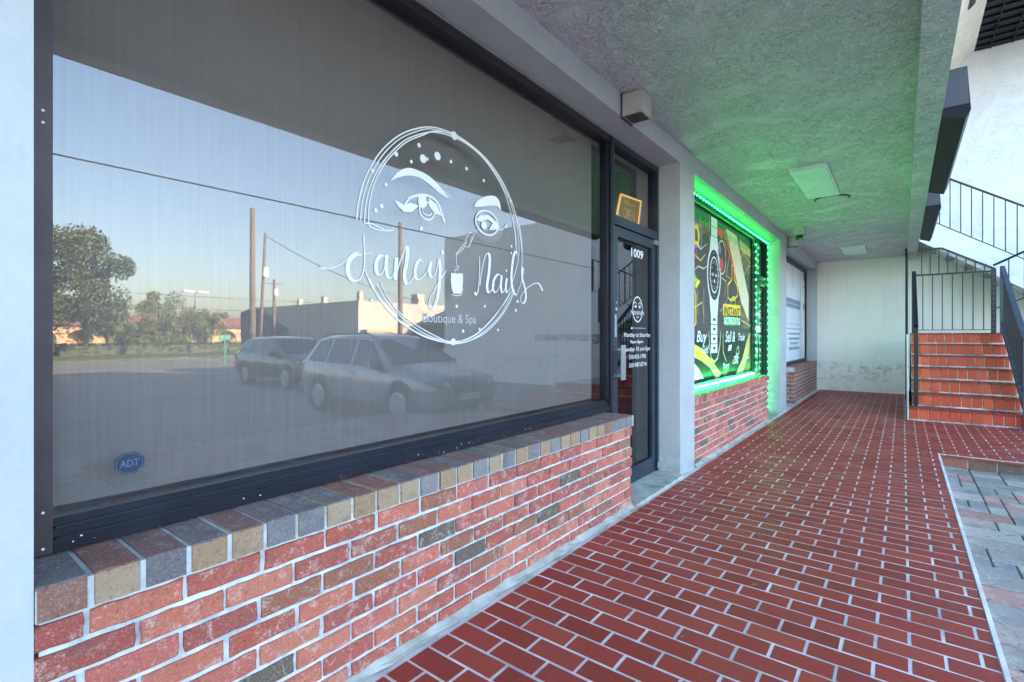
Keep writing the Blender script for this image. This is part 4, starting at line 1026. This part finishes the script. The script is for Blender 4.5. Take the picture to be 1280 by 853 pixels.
# ================================================================== ACROSS THE LOT (seen in the window's reflection)
PL = -1.55
def car(name, label, st, paint, loc):
    """lofted car body, nose at -x; st = stations (x, half width, bottom, belt, top, half width of the top)"""
    t = thing(name, label, 'car', (0,0,0))
    def sec(q):
        x, w_, zb, zt, zr, wr = q
        h = [(0,zb),(.80*w_,zb),(.97*w_,zb+.10),(w_,zb+.22),(1.0*w_,(zb+zt)/2+.10),(.985*w_,zt-.05),(.955*w_,zt),(wr,zr-.045),(wr*.82,zr),(wr*.4,zr+.018),(0,zr+.022)]
        return [(x,-a,z) for a,z in h]+[(x,a,z) for a,z in reversed(h[1:-1])]
    rings = [sec(q) for q in st]; n = len(rings[0]); m = MB()
    vs = [p for r in rings for p in r]; fs = []
    for i in range(len(rings)-1):
        for k in range(n): k2 = (k+1)%n; fs.append((i*n+k, i*n+k2, (i+1)*n+k2, (i+1)*n+k))
    fs.append(tuple(range(n-1,-1,-1))); fs.append(tuple((len(rings)-1)*n+k for k in range(n))); m.add(vs, fs)
    b = m.build('body', M[paint], t, True); b.data.set_sharp_from_angle(angle=R(34))
    def pane(nm, quad, inset, out):
        q = [Vector(p) for p in quad]; c_ = sum(q, Vector())/4; nrm = (q[1]-q[0]).cross(q[3]-q[0]).normalized()
        if nrm.dot(c_-Vector((c_.x*.6, 0, .7))) < 0: nrm = -nrm
        r = []
        for k in range(4):
            d = (q[(k+1)%4]-q[k]).normalized()+(q[k-1]-q[k]).normalized(); r.append(q[k]+d*inset+nrm*out)
        mm = MB(); mm.add(r+[p-nrm*.02 for p in r], [(0,1,2,3),(7,6,5,4),(0,4,5,1),(1,5,6,2),(2,6,7,3),(3,7,4,0)]); mm.build(nm, M['carglass'], t)
    x0 = st[4]; 
    def at(x):
        for a, c_ in zip(st, st[1:]):
            if a[0] <= x <= c_[0]:
                f = (x-a[0])/(c_[0]-a[0]); return tuple(u+(v-u)*f for u, v in zip(a, c_))
    def sp(x, s, k):
        q = at(x); return (x, s*(.955*q[1] if k == 0 else q[5]), q[3]+.015 if k == 0 else q[4]-.06)
    for s_ in (-1,1):
        for (a, b_, at0, bt0) in ((-.82,.18,-.24,.18),(.26,1.08,.26,1.04),(1.16,1.78,1.12,1.60)):
            pane('side_window', [sp(a,s_,0), sp(b_,s_,0), sp(bt0,s_,1), sp(at0,s_,1)], .02, .012)
    q0, q1 = at(-.98), at(-.32)
    pane('windscreen', [(q0[0],-q0[5]*.98,q0[4]+.01),(q0[0],q0[5]*.98,q0[4]+.01),(q1[0],q1[5]*.92,q1[4]),(q1[0],-q1[5]*.92,q1[4])], .02, .014)
    q0, q1 = at(2.03), at(1.78)
    pane('rear_window', [(q0[0],-q0[5]*.9,q0[4]+.02),(q0[0],q0[5]*.9,q0[4]+.02),(q1[0],q1[5]*.9,q1[4]),(q1[0],-q1[5]*.9,q1[4])], .02, .014)
    W_ = max(q[1] for q in st)
    for xw in (-1.25, 1.25):
        for s_ in (-1,1):
            yy = s_*(W_-.13)
            m = MB(); m.lathe([(.40,-.02),(.42,.0),(.40,.012)] if s_ > 0 else [(.40,-.012),(.42,0),(.40,.02)], (xw,s_*(W_-.008),.36), 32, 'y'); m.build('wheel_arch', M['black'], t)
            m = MB(); m.lathe([(.20,-.12),(.32,-.12),(.34,-.08),(.34,.08),(.32,.12),(.20,.12)], (xw,yy+s_*.03,.34), 30, 'y'); wh = m.build('wheel', M['tyre'], t, True)
            m = MB(); ya = yy+s_*.152
            m.lathe([(.20,-.006),(.225,0),(.20,.006)], (xw,ya,.34), 24, 'y')
            for k in range(5):
                a = 2*math.pi*k/5; m.bar((xw+.03*math.cos(a),ya+s_*.008,.34+.03*math.sin(a)), (xw+.21*math.cos(a),ya+s_*.008,.34+.21*math.sin(a)), .05, .02)
            m.build('rim', M['alu'], wh)
    for s_ in (-1,1):
        m = MB(); m.add([(-2.10,s_*.48,.66),(-2.075,s_*.50,.76),(-1.80,s_*.885,.84),(-1.78,s_*.90,.76),(-2.03,s_*.80,.66)], [(0,1,2,3,4)]); m.build('headlight', M['headlight'], t)
        m = MB(); m.box(2.00,2.105,s_*.74-.11,s_*.74+.11,.80,.97); m.build('tail_light', M['taillight'], t)
        m = MB(); m.obox((-.62,s_*(W_+.09),1.02), (1,.15*s_,0), .07, (0,1,0), .10, (0,0,1), .075); m.bar((-.62,s_*(W_-.05),.97),(-.62,s_*(W_+.06),.99),.05); mi_ = m.build('wing_mirror', M[paint], t)
        for dx_ in (.05, .95): m = MB(); m.bar((dx_,s_*(W_*.985+.015),.86),(dx_+.17,s_*(W_*.985+.015),.865),.028); m.build('door_handle', M['alu'], t)
        m = MB(); m.tube([(-.15,s_*.60,1.53),(0,s_*.60,1.585),(1.4,s_*.60,1.585),(1.6,s_*.60,1.53)], .014, 6); m.build('roof_rail', M['black'], t)
        m = MB(); m.bar((-.90,s_*(W_+.003),.30),(.90,s_*(W_+.003),.30),.03,.10); m.build('side_cladding', M['black'], t)
        for dx_ in (.22, 1.12, -.72): m = MB(); m.bar((dx_,s_*(W_+.001),.40),(dx_,s_*(W_*.985+.001),.88),.008,.006); m.build('door_gap', M['black'], t)
    m = MB(); m.box(-2.115,-2.08,-.44,.44,.56,.69); m.build('grille', M['black'], t)
    m = MB(); m.box(-2.11,-2.06,-.60,.60,.34,.42); m.build('lower_intake', M['black'], t)
    m = MB(); m.box(-2.122,-2.112,-.24,.24,.43,.54); m.build('number_plate', M['paintwhite'], t)
    t.location = loc
    return t
ST = [(-2.10,.60,.40,.66,.70,.46),(-2.05,.76,.32,.72,.77,.62),(-1.92,.86,.27,.78,.84,.74),(-1.5,.905,.24,.85,.93,.80),(-1.0,.91,.24,.92,1.01,.82),
      (-.65,.91,.24,.935,1.25,.74),(-.30,.91,.24,.95,1.49,.67),(0,.91,.24,.96,1.55,.665),(.6,.91,.24,.97,1.58,.66),(1.3,.91,.24,.98,1.555,.65),(1.75,.90,.26,1.0,1.49,.63),
      (2.0,.87,.30,1.0,1.16,.72),(2.07,.83,.35,.95,1.02,.74),(2.10,.72,.42,.88,.92,.62)]
car('parked_suv', 'pale silver SUV parked nose-in, seen reflected in the nail salon window', ST, 'silver', (4.70, 6.55, PL))
ST2 = [(q[0]*1.05, q[1]*1.0, q[2], q[3], q[4] if q[4] < 1.1 else q[4]*.96, q[5]) for q in ST]
ST2 = [tuple([q[0]/1.0]+list(q[1:])) for q in ST2]
car('parked_car', 'black car parked behind the silver SUV, seen reflected in the window', ST2, 'carblack', (11.7, 8.2, PL))

def tree(name, label, c, rx, ry, z0, z1, nleaf, mat, seed, leafs=.34, trunks=1):
    rnd = random.Random(seed); t = thing(name, label, 'tree', (c[0], c[1], PL), 'trees across the parking lot')
    cl = []
    for k in range(38):
        a = rnd.uniform(0, 2*math.pi); r = math.sqrt(rnd.random())*.75; zz = rnd.random()
        cl.append((c[0]+rx*r*math.cos(a), c[1]+ry*r*math.sin(a), z0+(z1-z0)*(.20+.73*zz*(1-.35*r)), rnd.uniform(.20,.36)*max(rx,ry)*.75))
    m = MB()
    for i in range(nleaf):
        q_ = cl[rnd.randrange(len(cl))]; d = Vector((rnd.gauss(0,1), rnd.gauss(0,1), rnd.gauss(0,.75))).normalized(); rr = q_[3]*(rnd.random()**.35)
        p = Vector(q_[:3])+d*rr; s = leafs*rnd.uniform(.5,1.1)
        a = Vector((rnd.gauss(0,1),rnd.gauss(0,1),rnd.gauss(0,.6))).normalized(); b_ = a.orthogonal().normalized(); c2 = a.cross(b_)
        m.add([p-b_*s*.5, p+c2*s*.28, p+b_*s*.5, p-c2*s*.28], [(0,1,2,3)])
    m.build('crown', M[mat], t)
    m = MB()
    for k in range(trunks):
        bx = c[0]+rnd.uniform(-.2,.2); by = c[1]+(k-(trunks-1)/2)*ry*.7
        zt0 = z0+(z1-z0)*.35
        m.tube([(bx,by,PL-.1),(bx+.1,by+.15,(PL+zt0)/2),(bx,by,zt0)], [.34,.25,.2], 8)
        for j in range(5):
            e = cl[rnd.randrange(len(cl))]; m.tube([(bx,by,zt0-.3),((bx+e[0])/2,(by+e[1])/2,(zt0+e[2])/2+.2),e[:3]], [.15,.10,.04], 6)
    m.build('trunk', M['bark'], t, True)
    return t
tree('oak_tree', 'large dark leafy oak at the left of the window reflection', (41.5, 6.8), 5.4, 6.4, -2.6, 8.3, 42000, 'leaf_oak', 3, .25)
tree('broadleaf_tree', 'spreading pale green tree right of the big oak in the reflection', (47, 15.4), 3.0, 3.4, -1.8, 4.1, 14000, 'leaf_olive', 5, .20)
tree('broadleaf_tree', 'smaller rounded pale tree near the arcade building in the reflection', (48, 19.2), 2.4, 2.2, -.7, 2.9, 9000, 'leaf_olive', 9, .18)
tree('broadleaf_tree', 'low pale tree tucked behind the big oak in the reflection', (46, 11.5), 2.2, 2.2, -.7, 2.6, 5000, 'leaf_olive', 12, .20)
hd = thing('clipped_hedge', 'low dark hedge along the grass beyond the lot in the reflection', 'hedge', (44, 18, -1.43))
m = MB(); rnd = random.Random(4)
for i in range(9000):
    p = Vector((rnd.uniform(43,45), rnd.uniform(8,27), -1.43+rnd.random()**.7*.85)); s = .2*rnd.uniform(.5,1.2)
    a = Vector((rnd.gauss(0,1),rnd.gauss(0,1),rnd.gauss(0,1))).normalized(); b_ = a.orthogonal().normalized(); c2 = a.cross(b_)
    m.add([p-b_*s*.5, p+c2*s*.3, p+b_*s*.5, p-c2*s*.3], [(0,1,2,3)])
m.build('foliage', M['leaf_hedge'], hd)
m = MB(); m.box(43.2,44.8,8.2,26.8,-1.43,-.75); m.build('branches', M['leaf_hedge'], hd)

# arcade building: tan stucco front with arches and a clay roof, long axis along y
ar = thing('arcade_building', 'tan stucco arcade with arches and clay tile roof across the road, reflected', 'building', (92, 32, PL))
AX = 90.0
m = MB()
y = 12.0; zi, zo = .35, 1.45
while y < 52:
    # pier
    m.box(AX, AX+.5, y, y+1.0, PL, zi)
    # arch spandrel
    n = 12; ya, yb = y+1.0, y+4.0; cyy = (ya+yb)/2; r = 1.5; zc = zi-1.0
    pts = [(ya, zo),(ya, zc)]+[(cyy-r*math.cos(math.pi*k/n), zc+r*math.sin(math.pi*k/n)) for k in range(1,n)]+[(yb, zc),(yb, zo)]
    for k in range(n):
        a0 = math.pi*k/n; a1 = math.pi*(k+1)/n
        p0 = (cyy-r*math.cos(a0), zc+r*math.sin(a0)); p1 = (cyy-r*math.cos(a1), zc+r*math.sin(a1))
        m.prism([p0, p1, (p1[0], zo), (p0[0], zo)], 'x', AX, AX+.5)
    m.box(AX, AX+.5, y, y+1.0, zi, zo)
    y += 4.0
m.build('arch_front', M['tan'], ar)
m = MB(); m.box(AX+3, AX+12, 12, 52, PL, 1.4); m.build('back_wall', M['tan'], ar)
m = MB(); m.prism([(AX-.6,1.4),(AX+12,1.4),(AX+7,3.3),(AX+4.5,3.3)], 'y', 11.5, 52.5)
m.build('roof', M['rooftile'], ar)
m = MB(); m.box(AX-.1, AX-.02, 35.5, 37.2, .85, 1.3); m.build('red_sign', M['signred'], ar)

# cream block building with sunlit west face
wb = thing('block_building', 'cream flat-roofed building with parapet posts, right of the reflected poles', 'building', (47, 38, PL))
m = MB(); m.box(43.2, 66, 32.6, 56, PL, 3.85); m.build('wall', M['whitebld'], wb)
m = MB()
for (x, y, h, s) in ((43.5,33.0,1.0,.5),(50.5,33.0,.8,.5),(56,33.0,.7,.5),(43.6,41.5,.9,.6),(46,43.5,1.5,1.2)): m.box(x-s/2,x+s/2,y-s/2,y+s/2,3.85,3.85+h)
m.build('parapet_post', M['whitebld'], wb)
m = MB(); m.prism([(34,1.2),(43.1,1.2),(43.1,-1.5),(34,-1.5)], 'y', 40, 47) ; m.prism([(40,1.2),(47,1.2),(46.5,3.6)], 'x', 33.5, 43.1)
o = m.build('shed_building', M['darkroof']); tag(o, 'dark pitched-roof shed in front of the cream building in the reflection', 'building')
m = MB(); m.prism([(58,-1.55),(70,-1.55),(70,3.3),(66,3.9),(58,.8)], 'y', 32.0, 36)
tag(m.build('side_building', M['darkroof']), 'dark sloping-roofed building left of the cream one in the reflection', 'building')
m = MB(); m.box(42.2,43.15,33.0,37.5,.35,.7)
aw = m.build('awning', M['tan'], wb)

def pole(x, y, ztop, r, label, lean=0, transformer=None, arm=True):
    t = thing('utility_pole', label, 'utility pole', (x, y, PL), 'utility poles across the lot')
    m = MB(); m.tube([(x,y,PL-.1),(x,y+lean,ztop)], [r, r*.7], 10); m.build('pole', M['woodpole'], t, True)
    if transformer:
        m = MB(); m.lathe([(.25,0),(.27,.05),(.27,.8),(.2,.9)], (x-.35, y+lean*.7, transformer), 14); m.build('transformer', M['paintwhite'], t)
    if arm:
        m = MB(); m.bar((x,y+lean-1.0,ztop-.5),(x,y+lean+1.0,ztop-.5),.10); m.build('crossarm', M['woodpole'], t)
    return t
pole(31.5, 16.0, 8.7, .22, 'tallest wooden pole left of the reflected cars', arm=False)
pole(41.5, 21.2, 9.2, .16, 'slightly leaning pole carrying a white transformer can', .5, 5.2, arm=False)
pole(56.5, 30.0, 6.8, .22, 'short pole with a white transformer, farthest of the group', 0, 4.8)
pole(24.5, 23.0, 8.0, .20, 'wooden pole behind the logo beside the cream building reflection', arm=False)
t = thing('lot_light', 'double-headed white parking lot light above the pale trees in the reflection', 'street lamp', (66.5, 25, PL))
m = MB(); m.tube([(66.5,25,PL),(66.5,25,5.5)], .10, 8); m.build('pole', M['alu'], t)
m = MB(); m.box(66.1,66.9,23.6,24.8,5.4,5.62); m.build('lamp_head', M['paintwhite'], t); m = MB(); m.box(66.1,66.9,25.2,26.4,5.4,5.62); m.build('lamp_head', M['paintwhite'], t)
t = thing('sign_post', 'thin pale green sign post at the edge of the reflected lot', 'sign post', (27, 12.4, PL))
def sag(p, q, s, n=24):
    p = Vector(p); q = Vector(q); return [p+(q-p)*k/n-Vector((0,0,s*4*(k/n)*(1-k/n))) for k in range(n+1)]
m = MB(); m.tube([(27,12.4,PL),(27,12.4,PL+1.55)], .05, 8); m.build('post', M['signgreen'], t); m = MB(); m.box(26.97,26.99,12.1,12.7,PL+1.3,PL+1.6); m.build('sign_plate', M['signgreen'], t)
def wire(pts, label, r=.012):
    m = MB(); m.tube(pts, r, 5); tag(m.build('overhead_cable', M['wire']), label, 'cable', 'overhead cables')
wire(sag((11.5,-5.5,4.05),(3.6,12.95,1.95),-.0), 'dark service cable crossing the reflected sky above the poles', .016)
wire(sag((41.5,21.7,9.0),(34,33.5,3.4),.8), 'sagging cable from the transformer pole toward the cream building', .03)
wire(sag((76,-20,6.0),(76,60,5.8),.3), 'thin upper line behind the reflected trees', .035)
wire(sag((80,-20,4.4),(80,60,4.2),.3), 'thin lower line behind the reflected trees', .04)

for o in bpy.data.objects:
    if '_base' in o: del o['_base']
scn.render.film_transparent = False
